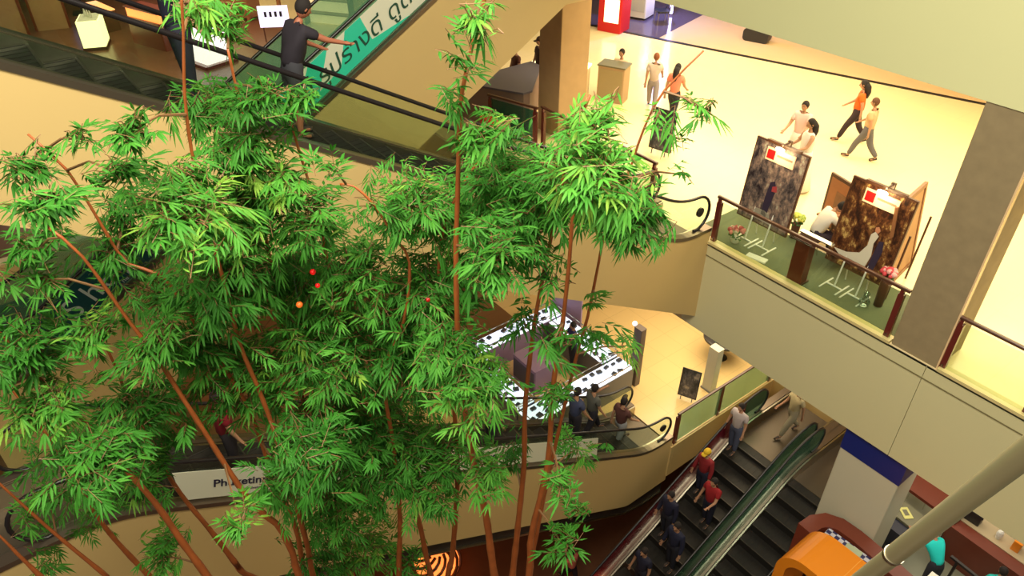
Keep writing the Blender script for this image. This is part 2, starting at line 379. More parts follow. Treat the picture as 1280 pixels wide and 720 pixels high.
# dark red panel on the outer side of the crowded escalator
def inclined(root, zf, L, x, u0, u1, a, b, m, name, yfun, t=.006, n=14):
    us = [u0+(u1-u0)*i/n for i in range(n+1)]
    o = MB().prism([(yfun(u), zf(u)+a) for u in us]+[(yfun(u), zf(u)+b) for u in reversed(us)], x, x+t, lambda p, q, c: (c, p, q)).build(name, m, root)
    o.data.transform(Matrix.Translation(-L)); return o
r, zf, Y, L = R1
inclined(r, zf, L, -7.19, 1, 10.8, .40, 1.12, M['dred'], 'red_side_panel', Y)
# dark soffit band below the lower escalator
r, zf, Y, L = E3
o = inclined(r, lambda u: max(zf(u)-1.4, -7.45), L, -8.1, -.85, 9, -.02, -.5, M['dark'], 'soffit_band', Y, t=.1)
o = inclined(r, lambda u: max(zf(u)-1.4, -7.45), L, -8.0, -.85, 9, -.5, -.56, M['steel'], 'soffit_edge', Y, t=.04)
# white lettered panel on the lower escalator
ym = 10.29
p3 = inclined(r, zf, L, -8.025, 1.75, 9.9, .42, .98, M['cream'], 'lettered_panel', Y, t=.012)
c30, s_30 = math.cos(math.radians(30)), .5
def let3(s, y, dz, size, m, **k):
    u = 10.29-y; t = text(s, 'lettering', size, m, p3, (-8.008, y, zf(u)+.42+dz), (0, c30, -s_30), (0, s_30*.0+.0, 1), **k)
    t.data.transform(Matrix.Translation(-L))
INK = mat('dark_blue_ink', (.02, .02, .05), .5)
let3('Phuketindex', .80, .22, .21, INK, bold=True, shear=.25, sx=1.0)
let3('phuketindex.com', 1.2, .10, .07, INK)
let3('Phuketindex', 5.1, .22, .24, INK, bold=True, shear=.25)
# teal and cream banner on the second escalator
r, zf, Y, L = E2
bx = -11.59
inclined(r, zf, L, bx, 3.2, 10.2, .42, 1.10, M['cream'], 'banner', Y, t=.010)
def zz(y, h): return zf(y+.63)+.42+h*.68
for ya, yb_, yc, yd in ((3.3, 3.9, 4.35, 4.05), (4.25, 4.7, 5.0, 4.62), (5.15, 5.9, 5.65, 5.35), (7.6, 8.2, 8.6, 8.0)):
    o = mpoly('teal_print', [(ya, zz(ya, 0)), (yb_, zz(yb_, 0)), (yc, zz(yc, 1)), (yd, zz(yd, 1))], bx+.011, M['teal'], r); o.data.transform(Matrix.Translation(-L))
o = mpoly('teal_print', [(3.9, zz(3.9, 0)), (6.6, zz(6.6, 0)), (5.55, zz(5.55, .35))], bx+.012, M['teal'], r); o.data.transform(Matrix.Translation(-L))
t = text('ที่ รูปร่างดี ดูดีทุกรอบ', 'banner_lettering', .39, mat('dark_green_ink', (.01, .07, .045), .5), r, (bx+.02, 4.45, zz(4.45, .26)), (0, c30, s_30), (0, -s_30*.35, c30), sx=1.2)
t.data.transform(Matrix.Translation(-L))
inclined(r, zf, L, bx, -.1, 2.9, .42, 1.10, M['dteal'], 'dark_teal_banner', Y, t=.010)
PAL = mat('pale_ink', (.55, .65, .62), .5)
for s_, y_, sz in (('S', .12, .5), ('h', .45, .5), ('o', .72, .42), ('p', 1.02, .42), ('s', 1.42, .45), ('ne', .95, .12)):
    t = text(s_, 'banner_lettering', sz, PAL, r, (bx+.02, y_, zz(y_, .22 if s_ != 'ne' else .04)), (0, c30, s_30), (0, -s_30, c30)); t.data.transform(Matrix.Translation(-L))

# ------------------------------------------------------------ balustrades
def balustrade(label, p0, p1, z, posts, H=1.08, gm=None, rail_m=None, ends=True, slits=False):
    d = Vector((p1[0]-p0[0], p1[1]-p0[1], 0)); n = d.length; a = math.atan2(d.y, d.x)
    r = empty('glass_balustrade', (p0[0], p0[1], z), a, label, 'balustrade')
    MB().bbox(-.02, n+.02, -.035, .035, H-.03, H+.03, .02, 'x').build('top_rail', rail_m or M['brail'], r)
    MB().box(.03, n-.03, -.006, .006, .06, H-.08).build('glass_pane', gm or G['clear'], r)
    for t in posts:
        q = MB().box(t-.05, t+.05, -.02, .06, .0, H-.12); q.box(t-.03, t+.03, -.03, .03, H-.14, H-.03); q.build('post', M['maroon'], r)
        MB().tube([(t, -.03, .12), (t, -.045, .12)], .025, 10).build('post_fixing', M['chrome'], r)
    return r
balustrade('glass balustrade in front of the wedding displays, ending at the stone column', (-7.92, 11.24), (-3.92, 11.24), 0, [.03, 3.9])
balustrade('glass balustrade at the right edge beyond the stone column', (-3.05, 11.24), (2.5, 11.24), 0, [.03, 1.35, 3.2])
balustrade('short glass balustrade along the escalator opening on the lower floor', (-7.96, 11.3), (-7.96, 15.3), -6.2, [.03, 1.7, 3.9], gm=G['green'])
balustrade('dark railing beside the tan column behind the bamboo', (-15.05, 10.7), (-13.6, 11.15), 0, [.05, 1.45], gm=G['deep'])
balustrade('brown rail between the tan column and the escalator landing', (-13.6, 11.3), (-9.7, 11.3), 0, [.05, 2, 3.85])
# ------------------------------------------------------------ people
def skin_mesh(nodes, edges, root=0, sub=1):
    me = bpy.data.meshes.new('t'); me.from_pydata([n[0] for n in nodes], edges, [])
    o = bpy.data.objects.new('t', me); C.objects.link(o)
    m = o.modifiers.new('s', 'SKIN'); m.use_smooth_shade = True
    for i, n in enumerate(nodes):
        sv = me.skin_vertices[0].data[i]; sv.radius = (n[1], n[2] if len(n) > 2 else n[1]); sv.use_root = (i == root)
    if sub: u = o.modifiers.new('u', 'SUBSURF'); u.levels = sub
    bpy.context.view_layer.update()
    r = bpy.data.meshes.new_from_object(o.evaluated_get(bpy.context.evaluated_depsgraph_get()))
    bpy.data.objects.remove(o); bpy.data.meshes.remove(me); return r
def rotv(v, ax, deg): return Matrix.Rotation(math.radians(deg), 3, ax) @ Vector(v)
def person(label, loc, face, h=1.65, top=(.1, .1, .1), low=(.03, .03, .04), hair=(.015, .01, .01), skin=(.42, .22, .13), legs=((0, 0), (0, 0)), arms=((5, 12, 15), (5, 12, 15)),
           lean=0, side=0, sleeves='short', long_hair=False, dress=False, cap=None, head=(10, 0), seat=None, bare_legs=False, group=None):
    """face: heading in degrees (0 looks to +y). legs: (hip flex, knee bend) L,R. arms: (forward, outward, elbow)"""
    k = h/1.65
    P = {}
    hip = Vector((0, 0, 0)); up = rotv(rotv((0, 0, 1), 'X', -lean), 'Y', side)
    P['hip'] = hip; P['waist'] = hip+up*.16; P['chest'] = hip+up*.36; P['neck'] = hip+up*.52; P['hd'] = P['neck']+rotv(up, 'X', -head[0])*.07
    N = []; E = []; idx = {}
    def nd(nm, p, r, r2=None, con=None):
        idx[nm] = len(N); N.append((tuple(p*k), r*k, (r2 or r)*k))
        if con: E.append((idx[con], idx[nm]))
    nd('hip', P['hip'], .072, .072); nd('waist', P['waist'], .074, .074, 'hip'); nd('chest', P['chest'], .092, .092, 'waist'); nd('neck', P['neck'], .052, .052, 'chest'); nd('hd', P['hd'], .048, .048, 'neck')
    J = {}
    for s, nm, (hf, kb) in ((-1, 'L', legs[0]), (1, 'R', legs[1])):
        hj = Vector((s*.09, 0, -.06)); d1 = rotv((0, 0, -1), 'X', hf); d2 = rotv((0, 0, -1), 'X', hf-kb)
        kn = hj+d1*.39; an = kn+d2*.38; toe = an+rotv((0, 1, -.25), 'X', (hf-kb)*.4)*.15
        nd('h'+nm, hj, .082, .082, 'hip'); nd('t'+nm, hj+d1*.2, .072, .072, 'h'+nm); nd('k'+nm, kn, .052, .052, 't'+nm); nd('c'+nm, kn+d2*.13, .052, .052, 'k'+nm); nd('a'+nm, an, .034, .034, 'c'+nm); nd('f'+nm, toe, .03, .04, 'a'+nm)
        J['k'+nm] = kn; J['a'+nm] = an; J['f'+nm] = toe; J['c'+nm] = kn+d2*.13; J['h'+nm] = hj
    for s, nm, (fw, ou, el) in ((-1, 'L', arms[0]), (1, 'R', arms[1])):
        sh = P['chest']+up*.10+rotv((s*.175, 0, 0), 'Y', side)
        d1 = rotv(rotv((0, 0, -1), 'X', fw), 'Y', -s*ou); d2 = rotv(rotv((0, 0, -1), 'X', fw+el), 'Y', -s*ou*.4)
        eb = sh+d1*.27; wr = eb+d2*.235; hd = wr+d2*.07
        nd('s'+nm, sh, .058, .058, 'chest'); nd('e'+nm, eb, .04, .04, 's'+nm); nd('w'+nm, wr, .025, .025, 'e'+nm); nd('p'+nm, hd, .024, .034, 'w'+nm)
        J['s'+nm] = sh; J['e'+nm] = eb; J['w'+nm] = wr
        side_v = d2.cross(Vector((0, 1, 0))).normalized() if abs(d2.y) < .9 else Vector((1, 0, 0))
        fwd = side_v.cross(d2).normalized()
        for q in range(4):
            b = hd+side_v*((q-1.5)*.019)+d2*.015; ln = (.06, .072, .068, .055)[q]
            nd('g%s%d' % (nm, q), b+d2*ln*.55, .0085, .0085, 'p'+nm); nd('i%s%d' % (nm, q), b+d2*ln+fwd*.02, .0075, .0075, 'g%s%d' % (nm, q))
        nd('u'+nm, wr+d2*.03-side_v*(.035*s*-1), .010, .010, 'w'+nm); nd('v'+nm, wr+d2*.07-side_v*(.05*s*-1)+fwd*.01, .0085, .0085, 'u'+nm)
    body = skin_mesh(N, E)
    bm = bmesh.new(); bm.from_mesh(body)
    # head with face, turned on the neck
    hm = MB(); hm.ball((0, 0, 0), (.074, .092, .112), 14, 10)
    for i, v in enumerate(hm.v):
        x, y, z = v
        if z < 0: x *= 1+z*2.2; y = y*(1+z*1.2)+(.008 if y > 0 else 0)
        if y > .07 and .0 < z < .035 and .012 < abs(x) < .05: y -= .010
        hm.v[i] = (x, y, z)
    hm.m = 0
    hm.tube([(0, .080, .025), (0, .104, -.012), (0, .088, -.024)], [.006, .015, .010], 6)       # nose
    for s in (-1, 1): hm.ball((s*.074, -.005, .0), (.010, .020, .030), 6, 5)                  # ears
    hm.m = 1
    for s in (-1, 1): hm.ball((s*.028, .078, .014), (.012, .008, .007), 6, 5); hm.box(s*.028-.016, s*.028+.016, .080, .088, .034, .040)
    hm.m = 2; hm.ball((0, .084, -.046), (.022, .010, .008), 8, 5)
    HM = Matrix.Translation((P['hd']+rotv(up, 'X', -head[0])*.10)*k) @ Matrix.Rotation(math.radians(head[1]), 4, 'Z') @ Matrix.Rotation(math.radians(-lean-head[0]), 4, 'X') @ Matrix.Scale(k, 4)
    def tm(mb, mats, name):
        me = bpy.data.meshes.new(name); me.from_pydata([tuple(HM @ Vector(v)) for v in mb.v], [], mb.f)
        me.polygons.foreach_set('material_index', mb.mi); me.polygons.foreach_set('use_smooth', [True]*len(me.polygons)); return me
    hme = tm(hm, None, 'h'); bm.from_mesh(hme); bm.to_mesh(body); bm.free(); bpy.data.meshes.remove(hme)
    body.materials.clear()
    for m in (mat('skin_%d' % int(skin[0]*1000), skin, .55), M['black'], mat('lips', (.30, .08, .06), .5)): body.materials.append(m)
    zmin = min(J['aL'].z, J['aR'].z, J['fL'].z, J['fR'].z)*k-.035*k
    if seat is not None: zmin = -(seat+.09)
    o = bpy.data.objects.new('person', body); C.objects.link(o)
    T = Matrix.Translation((0, 0, -zmin)); body.transform(T)
    o.location = loc; o.rotation_euler = (0, 0, math.radians(face)); tag(o, label, 'person', group)
    def child(me, name, m):
        me.transform(T); me.materials.clear(); me.materials.append(m)
        c = bpy.data.objects.new(name, me); C.objects.link(c); c.parent = o
    def cm(prefix, col): return mat('%s_%d_%d_%d' % (prefix, col[0]*999, col[1]*999, col[2]*999), col, .85)
    # shirt
    sn = [(P['hip']-up*.05, .152, .152), (P['waist'], .142, .142), (P['chest'], .150, .150), (P['neck']-up*.03, .068, .068)]
    
    SN = [(tuple(a*k), b*k, c*k) for a, b, c in sn]; SE = [(0, 1), (1, 2), (2, 3)]
    for nm in 'LR':
        i = len(SN); sh, eb, wr = J['s'+nm], J['e'+nm], J['w'+nm]
        SN.append((tuple(sh*k), .080*k, .080*k)); SE.append((2, i))
        if sleeves == 'none': continue
        if sleeves == 'short': SN.append((tuple((sh*.35+eb*.65)*k), .064*k, .064*k)); SE.append((i, i+1))
        else:
            SN.append((tuple(eb*k), .060*k, .060*k)); SN.append((tuple(wr*k), .044*k, .044*k)); SE += [(i, i+1), (i+1, i+2)]
    child(skin_mesh(SN, SE), 'dress_top' if dress else 'shirt', cm('cloth', top))
    if dress:
        mb = MB(); R = .33
        mb.lathe([(.150, .06), (.17, -.10), (.21, -.40), (.30, -.84), (.29, -.845), (.12, -.3), (.10, .02)], 0, 0, 20)
        me = bpy.data.meshes.new('skirt'); me.from_pydata([(x*k, y*k, z*k) for x, y, z in mb.v], [], mb.f); me.polygons.foreach_set('use_smooth', [True]*len(me.polygons))
        child(me, 'skirt', cm('cloth', low))
    else:
        TN = [(P['hip']+up*.15, .122, .122), (P['hip']-up*.02, .146, .146)]; TE = [(0, 1)]
        for nm in 'LR':
            i = len(TN)
            TN += [(J['h'+nm], .112, .112), (J['k'+nm], .080, .080)]; TE += [(1, i), (i, i+1)]
            if not bare_legs: TN += [(J['c'+nm], .074, .074), (J['a'+nm]+Vector((0, 0, .03)), .060, .060)]; TE += [(i+1, i+2), (i+2, i+3)]
        child(skin_mesh([(tuple(a*k), b*k, c*k) for a, b, c in TN], TE), 'shorts' if bare_legs else 'trousers', cm('cloth', low))
    for nm in 'LR':
        a, f = J['a'+nm], J['f'+nm]
        child(skin_mesh([(tuple((a+(a-f)*.25-Vector((0, 0, .01)))*k), .036*k, .040*k), (tuple((a*.5+f*.5)*k), .036*k, .044*k), (tuple((f+(f-a)*.2)*k), .026*k, .036*k)], [(0, 1), (1, 2)]), 'shoe', cm('shoe', (.05, .035, .03)))
    # hair
    hb = MB(); hb.ball((0, -.014, .022), (.084, .096, .108), 14, 10)
    hb.v = [(x, min(y, .072-.3*max(0, .06-z)) if z < .085 else y, z if not (y > .03 and z < .04) else max(z, .045)) for x, y, z in hb.v]
    if long_hair: hb.tube([(0, -.05, .02), (0, -.095, -.08), (0, -.10, -.20), (0, -.085, -.34)], [.075, .085, .075, .03], 10)
    child(tm(hb, None, 'hair'), 'hair', cm('hair', hair))
    if cap:
        cb = MB(); cb.ball((0, -.012, .05), (.094, .106, .092), 12, 8); cb.v = [(x, y, max(z, .045)) for x, y, z in cb.v]
        cb.prism([(-.07, .07), (.07, .07), (.06, .16), (.0, .18), (-.06, .16)], .045, .055)
        child(tm(cb, None, 'cap'), 'cap', cm('cloth', cap))
    return o
WALK = ((28, 12), (-18, 20)); STAND = ((3, 3), (-3, 4)); SIT = ((82, 80), (80, 84))
SWING = ((-18, 8, 15), (22, 8, 30))
def on_step(E, y, x):
    r, zf, Y, L = E; u = (y-Y(0))*(1 if Y(1) > Y(0) else -1)
    z0 = L.z; i = max(0, round((u-.2)/.4)); uu = .2+.4*i
    return (x, Y(uu), z0+min(6.2, (uu+.35)*s30)+.006) if u > .1 else (x, y, z0+.012)
person('person in dark navy clothes on the upper left escalator, nearest the left edge', on_step(E1, 2.15, -8.75), 0, 1.72, (.012, .012, .035), (.012, .012, .03), legs=STAND, arms=((25, 10, 50), (10, 14, 20)))
person('person in black shirt leaning an arm on the upper escalator handrail', on_step(E1, 3.35, -8.8), 5, 1.70, (.02, .015, .025), (.03, .03, .04), legs=STAND, lean=22, arms=((30, 10, 30), (58, 14, 12)), skin=(.40, .14, .08), bare_legs=True)
person('person in dark red shirt riding the lower escalator at the left', on_step(E3, 1.45, -8.7), 0, 1.68, (.20, .004, .012), (.02, .015, .02), legs=STAND)
person('person in pink shirt and dark trousers on the lower escalator behind bamboo', on_step(E3, 6.0, -8.7), 0, 1.62, (.60, .28, .22), (.015, .015, .02), legs=STAND, hair=(.02, .01, .01))
person('person in slate blue shirt standing on the lower escalator', on_step(E3, 8.35, -8.75), 0, 1.68, (.05, .06, .13), (.015, .012, .02), legs=STAND, arms=((20, 10, 40), (12, 14, 20)))
person('person in grey shirt with a raised forearm stepping off the lower escalator', on_step(E3, 9.3, -9.0), -10, 1.66, (.10, .10, .09), (.015, .012, .02), legs=WALK, arms=((50, 16, 50), (10, 10, 20)))
person('black-haired person in maroon shirt at the foot of the lower escalator', (-8.72, 10.05, -6.1), 0, 1.68, (.10, .035, .03), (.25, .25, .27), legs=WALK, arms=SWING)
# crowd on the dark escalator (facing down towards the viewer's left)
person('person in white and grey shirt near the top of the dark escalator', on_step(R1, 12.35, -6.95), 180, 1.66, (.45, .38, .38), (.06, .07, .12), legs=STAND)
person('person in yellow cap and dark red top on the dark escalator', on_step(R1, 11.15, -6.85), 180, 1.62, (.22, .01, .015), (.01, .01, .03), cap=(.65, .42, .02), legs=STAND, sleeves='long')
person('person in red top on the dark escalator, right of the yellow cap', on_step(R1, 10.75, -6.25), 180, 1.66, (.28, .008, .012), (.01, .01, .03), legs=STAND, arms=((35, 12, 60), (10, 12, 20)))
person('person in navy long sleeves on the dark escalator, below the red tops', on_step(R1, 9.9, -6.8), 180, 1.70, (.008, .008, .03), (.01, .01, .02), legs=STAND, sleeves='long')
person('person in navy jacket on the dark escalator, beside the steel deck', on_step(R1, 9.5, -6.2), 180, 1.72, (.008, .010, .035), (.01, .01, .02), legs=STAND, sleeves='long')
person('lowest person in navy on the dark escalator, with bare forearms', on_step(R1, 8.7, -6.4), 180, 1.68, (.01, .01, .03), (.01, .01, .02), legs=STAND)
person('person in beige shirt walking at the top landing between the dark escalators', (-6.4, 13.9, -6.18), 160, 1.66, (.50, .42, .24), (.30, .26, .18), hair=(.10, .06, .03), legs=WALK, arms=SWING)
person('person in grey clothes low on the dark escalator near the bottom edge', on_step(R1, 7.6, -6.5), 180, 1.64, (.16, .14, .13), (.10, .09, .09), legs=STAND)
# bright hall
person('person in orange top and dark trousers walking near the black floor line', (-8.96, 17.85, 0), 115, 1.66, (.85, .12, .01), (.03, .015, .02), legs=WALK, arms=SWING, long_hair=True)
person('person in beige top and grey trousers walking beside the orange top', (-8.22, 17.15, 0), 100, 1.60, (.55, .38, .22), (.12, .11, .12), hair=(.10, .04, .02), legs=WALK, arms=SWING)
person('woman in long white dress with long black hair behind the first board', (-8.25, 14.6, 0), 150, 1.68, (.82, .72, .70), (.85, .78, .70), long_hair=True, dress=True, sleeves='none', arms=((30, 14, 50), (20, 10, 40)))
person('person with short black hair and pale pink top beside the white dress', (-8.95, 15.35, 0), 190, 1.68, (.75, .52, .50), (.75, .70, .64), dress=True, arms=((40, 10, 30), (30, 10, 40)))
person('seated person in white shirt writing at the small desk', (-6.42, 12.45, 0), -40, 1.68, (.80, .74, .64), (.03, .02, .03), legs=SIT, seat=.46, lean=28, head=(28, 0), arms=((45, 10, 60), (40, 6, 70)))
person('person with long dark hair, pink top and black skirt seen above the small poster', (-12.65, 15.1, 0), 20, 1.62, (.80, .25, .16), (.02, .02, .03), long_hair=True, legs=WALK, arms=SWING)
person('person in lavender-grey clothes walking left of the long-haired one', (-13.6, 15.3, 0), 40, 1.60, (.55, .45, .40), (.30, .26, .26), hair=(.22, .07, .03), legs=WALK, arms=SWING)
person('person sitting behind the tan cabinet right of the tan column', (-14.95, 15.35, 0), 200, 1.66, (.75, .55, .38), (.1, .06, .04), legs=SIT, seat=.46)
person('person in dark cap behind the grey counter left of the tan column', (-16.2, 13.35, 0), 170, 1.70, (.05, .02, .02), (.04, .02, .02), cap=(.04, .015, .012), legs=STAND)
person('bare-headed dark-haired person beside the dark cap, behind the grey counter', (-16.55, 12.75, 0), 170, 1.50, (.10, .03, .02), (.04, .02, .02), legs=STAND)
# lower floor
person('kiosk attendant in blue shirt standing inside the glass counters', (-11.75, 11.1, -6.2), 160, 1.64, (.03, .03, .16), (.02, .02, .03), legs=STAND, arms=((40, 8, 40), (35, 8, 40)))
person('person in cyan cap and cyan shirt bending at the cafe desk', (-1.92, 12.55, -6.2), 60, 1.55, (.01, .62, .60), (.02, .02, .03), cap=(.16, .50, .55), lean=38, legs=STAND, arms=((55, 8, 30), (60, 8, 20)))
person('person in cyan shirt at the bottom right edge behind the cafe', (-.95, 12.8, -6.2), 40, 1.55, (.01, .45, .42), (.02, .02, .03), legs=STAND)
person('person in salmon pink shirt on the dark ground floor under the lower escalator', (-9.4, 9.4, -12.4), 90, 1.65, (.80, .22, .16), (.02, .01, .02), legs=WALK)
# ------------------------------------------------------------ wedding display on the middle floor
tag(MB().box(-8.5, -3.95, 11.42, 12.75, 0, .012).build('floor_mat', M['green_mat']), 'olive green carpet laid under the wedding boards', 'carpet')
def easel_board(label, x0, x1, pic, seed):
    r = empty('display_board', ((x0+x1)/2, 12.0, 0), 0, label, 'display board')
    w = (x1-x0)/2; T = Matrix.Translation((0, -.02, .42)) @ Matrix.Rotation(math.radians(-6), 4, 'X')
    a = MB().box(-w, w, 0, .05, 0, 1.72, T); a.build('frame', M['wood_d'], r)
    p = MB().box(-w+.03, w-.03, -.008, 0, .03, 1.69, T).build('photograph', pic, r)
    # name plate at the top and the lamp over it
    q = MB(); q.box(-.30, .34, -.035, -.012, 1.36, 1.62, T); sg = q.build('name_plate', mat('lit_name_plate', (.85, .62, .40), .5, emit=(1, .45, .2), es=.35), r)
    MB().box(-.27, -.10, -.042, -.036, 1.40, 1.58, T).build('red_logo', M['red'], sg)
    MB().box(-.05, .30, -.040, -.036, 1.49, 1.53, T).build('red_print_line', mat('faded_red_print', (.6, .2, .12), .5), sg)
    pl = bpy.data.lights.new('board_lamp', 'POINT'); pl.energy = 14; pl.color = (1, .72, .38); pl.shadow_soft_size = .05; po = bpy.data.objects.new('board_lamp', pl); C.objects.link(po); po.parent = r; po.location = T @ Vector((.05, -.30, 1.66))
    l = MB().box(-.36, .40, -.02, .06, 1.70, 1.75, T); l.box(.06, .14, .0, .05, 1.75, 1.86, T); l.tube([T @ Vector((.1, .03, 1.83)), T @ Vector((.1, -.20, 1.80))], .02, 8); lm = l.build('lamp_bracket', M['wood_d'], r)
    MB().ball(T @ Vector((.05, -.17, 1.70)), (.10, .04, .035)).build('spot_lamp', M['spot'], lm)
    # white tubular legs with H-shaped feet
    for k, x in enumerate((-.22, .22)):
        g = MB(); g.tube([(x, .02, .75), (x, -.12, .02)], .016, 6); g.tube([(x-.17, -.36, .02), (x-.17, .10, .02)], .018, 6); g.tube([(x+.17, -.36, .02), (x+.17, .10, .02)], .018, 6); g.tube([(x-.17, -.12, .02), (x+.17, -.12, .02)], .018, 6)
        g.tube([(x, .25, .02), (x, .06, 1.1)], .014, 6); g.build('leg', M['white_b'], r)
    return r, T, p
r, T, p = easel_board('wedding photo board in cool greys, left one of the two lit boards', -7.95, -6.74, PIC1, 1)
def tp(pts, y, T): return [tuple(T @ Vector((a, y, b))) for a, b in pts]
def figure(name, pts, m, par, T, y=-.012):
    mb = MB(); n = len(pts); f = tp(pts, y-.004, T); b = tp(pts, y+.004, T); mb.v = f+b; mb.face(range(n)); mb.face(range(2*n-1, n-1, -1))
    for i in range(n): j = (i+1) % n; mb.face((i, n+i, n+j, j))
    return mb.build(name, m, par)
figure('printed_groom', [(-.06, .25), (.06, .22), (.09, .55), (.12, .85), (.05, 1.0), (-.04, .95), (-.07, .6)], mat('dark_suit_print', (.03, .02, .05), .5), p, T)
figure('printed_bride', [(-.30, .12), (.2, .10), (.12, .30), (.0, .34), (-.2, .32)], mat('pale_gown_print', (.32, .30, .24), .5), p, T)
figure('printed_scarf', [(.04, .78), (.15, .80), (.12, .92), (.03, .88)], mat('rose_print', (.38, .05, .06), .5), p, T, -.018)
r, T, p = easel_board('wedding photo board with bride in brown forest, right one of the two lit boards', -5.84, -4.62, PIC2, 2)
figure('printed_bride', [(-.50, .30), (-.38, .22), (.0, .16), (.16, .20), (.20, .45), (.16, .70), (.20, .86), (.12, .92), (.06, .84), (.07, .62), (-.02, .42), (-.25, .32)], mat('white_gown_print', (.62, .58, .48), .5), p, T)
figure('printed_face', [(.11, .93), (.17, .90), (.20, .97), (.15, 1.03), (.10, 1.0)], mat('face_print', (.50, .22, .12), .5), p, T, -.018)
figure('printed_groom', [(.20, .20), (.32, .20), (.36, .62), (.32, .80), (.24, .78), (.22, .5)], mat('dark_suit_print', (.03, .02, .05), .5), p, T)
# framed panel seen edge-on at the column
r = empty('leaning_frame', (-4.60, 12.1, 0), math.radians(98), 'wooden framed panel leaning edge-on beside the stone column', 'framed panel')
T = Matrix.Rotation(math.radians(-8), 4, 'X')
MB().box(0, 1.35, 0, .06, .25, .33, T).box(0, 1.35, 0, .06, 1.87, 1.95, T).box(0, .08, 0, .06, .33, 1.87, T).box(1.27, 1.35, 0, .06, .33, 1.87, T).build('frame', M['wood'], r)
MB().box(.08, 1.27, .02, .04, .33, 1.87, T).build('panel', mat('tan_backing_board', (.50, .28, .13), .6, var=.15, scale=4), r)
for x in (.2, 1.15): MB().tube([(x, .02, 0), (x, -.02, 1.4)], .02, 6).build('leg', M['wood_d'], r)
# pedestal at the rail, desk, chair, flowers, vase
r = empty('pedestal', (-6.02, 11.48, 0), 0, 'dark red-brown wooden pedestal right behind the glass balustrade', 'pedestal')
MB().bbox(-.15, .15, -.12, .12, 0, .92, .02).build('body', M['wood_r'], r); MB().box(-.19, .19, -.15, .15, .92, .97).build('top', M['wood_d'], r); MB().box(-.18, .18, -.14, .14, 0, .05).build('plinth', M['wood_d'], r)
tag(MB().bbox(-6.22, -5.55, 11.50, 11.62, 1.0, 1.03, .01, 'x').build('metal_tray', M['chrome']), 'narrow shiny metal shelf on top of the red-brown pedestal', 'tray')
r = empty('desk', (-6.1, 12.95, 0), math.radians(-10), 'small brown desk where the white-shirted person writes', 'desk')
MB().box(-.5, .5, -.28, .28, .72, .76).build('desk_top', M['wood'], r)
for x in (-.46, .42):
    for y in (-.25, .21): MB().box(x, x+.04, y, y+.04, 0, .72).build('leg', M['wood_d'], r)
MB().box(-.46, .46, .22, .24, .3, .72).build('modesty_panel', M['wood_d'], r)
tag(MB().box(-.16, .16, -.11, .11, 0, .012).build('sheet_of_paper', mat('pale_lilac_paper', (.62, .55, .62), .6), loc=None), 'pale lilac sheet of paper on the small brown desk', 'paper'); bpy.data.objects['sheet_of_paper'].location = (-5.95, 12.8, .762)
r = empty('folding_screen', (-6.55, 13.5, 0), math.radians(-15), 'brown wooden panel standing behind the small desk', 'screen')
MB().box(-.48, .48, 0, .05, .05, 1.25).build('frame', M['wood_d'], r); MB().box(-.42, .42, -.01, 0, .12, 1.18).build('panel', mat('orange_brown_veneer', (.42, .15, .05), .4, var=.2, scale=5), r); MB().box(-.2, .2, -.02, -.01, .35, .95).build('inner_panel', M['wood'], r)
for x in (-.46, .42): MB().box(x, x+.04, -.12, .17, 0, .05).build('foot', M['wood_d'], r)
r = empty('stool', (-6.42, 12.42, 0), 0, 'dark stool under the white-shirted writing person', 'stool')
MB().lathe([(.17, .40), (.18, .43), (.17, .45)]).build('seat', M['black'], r)
for a in range(4): t = math.radians(45+90*a); MB().tube([(.12*math.cos(t), .12*math.sin(t), .41), (.18*math.cos(t), .18*math.sin(t), 0)], .014, 6).build('leg', M['chrome'], r)
def bouquet(label, loc, cols, R=.17, vase=.14, seed=1, vm=None):
    rd = random.Random(seed); r = empty('flower_bouquet', loc, 0, label, 'flowers')
    MB().lathe([(.05, 0), (.08, .02), (.09, vase), (.08, vase+.01)]).build('vase', vm or M['white'], r, True)
    for i in range(26):
        t = rd.uniform(0, 6.28); q = rd.uniform(.05, 1); z = vase+.06+R*math.sqrt(1-q*q*.8)
        o = MB().ball((R*q*math.cos(t), R*q*math.sin(t), z), .035+rd.random()*.02, 7, 5).build('flower', mat('petal_%d_%d' % (seed, i % len(cols)), cols[i % len(cols)], .7), r, True)
    g = MB()
    for i in range(14): t = rd.uniform(0, 6.28); g.tube([(0, 0, vase*.8), (R*.95*math.cos(t), R*.95*math.sin(t), vase+rd.uniform(.0, .12))], [.004, .02], 4)
    g.build('leaves', mat('bouquet_green', (.06, .18, .04), .6), r)
bouquet('pink and white flower bouquet on the floor at the left end of the carpet', (-7.62, 11.62, 0), [(.75, .25, .25), (.75, .62, .50), (.55, .10, .12)], .16)
bouquet('yellow-green bouquet on the floor left of the writing person', (-7.0, 12.75, .0), [(.70, .70, .12), (.35, .45, .08)], .13, .35, 2, M['wood_d'])
bouquet('red and pink flowers between the second board and the leaning frame', (-4.62, 12.0, 0), [(.60, .06, .08), (.75, .40, .38)], .13, .62, 3, M['wood_d'])
r = empty('glass_vase', (-4.78, 11.78, 0), 0, 'clear round glass vase on the carpet below the second board', 'vase')
MB().lathe([(.05, 0), (.09, .04), (.10, .12), (.05, .2), (.06, .3), (.055, .3), (.045, .2), (.09, .12), (.08, .05), (.0, .03)]).build('bowl', G['vase'], r, True); MB().lathe([(.06, 0), (.06, .015)]).build('base', M['chrome'], r)
for lb, x, y, rz, w, d in (('white paper box lying on the floor near the balustrade kerb', -6.95, 11.48, .2, .42, .16),):
    o = MB().bbox(-w/2, w/2, -d/2, d/2, 0, .03, .01).build('flat_box', M['white_b']); o.location = (x, y, .013); o.rotation_euler.z = rz; tag(o, lb, 'box')
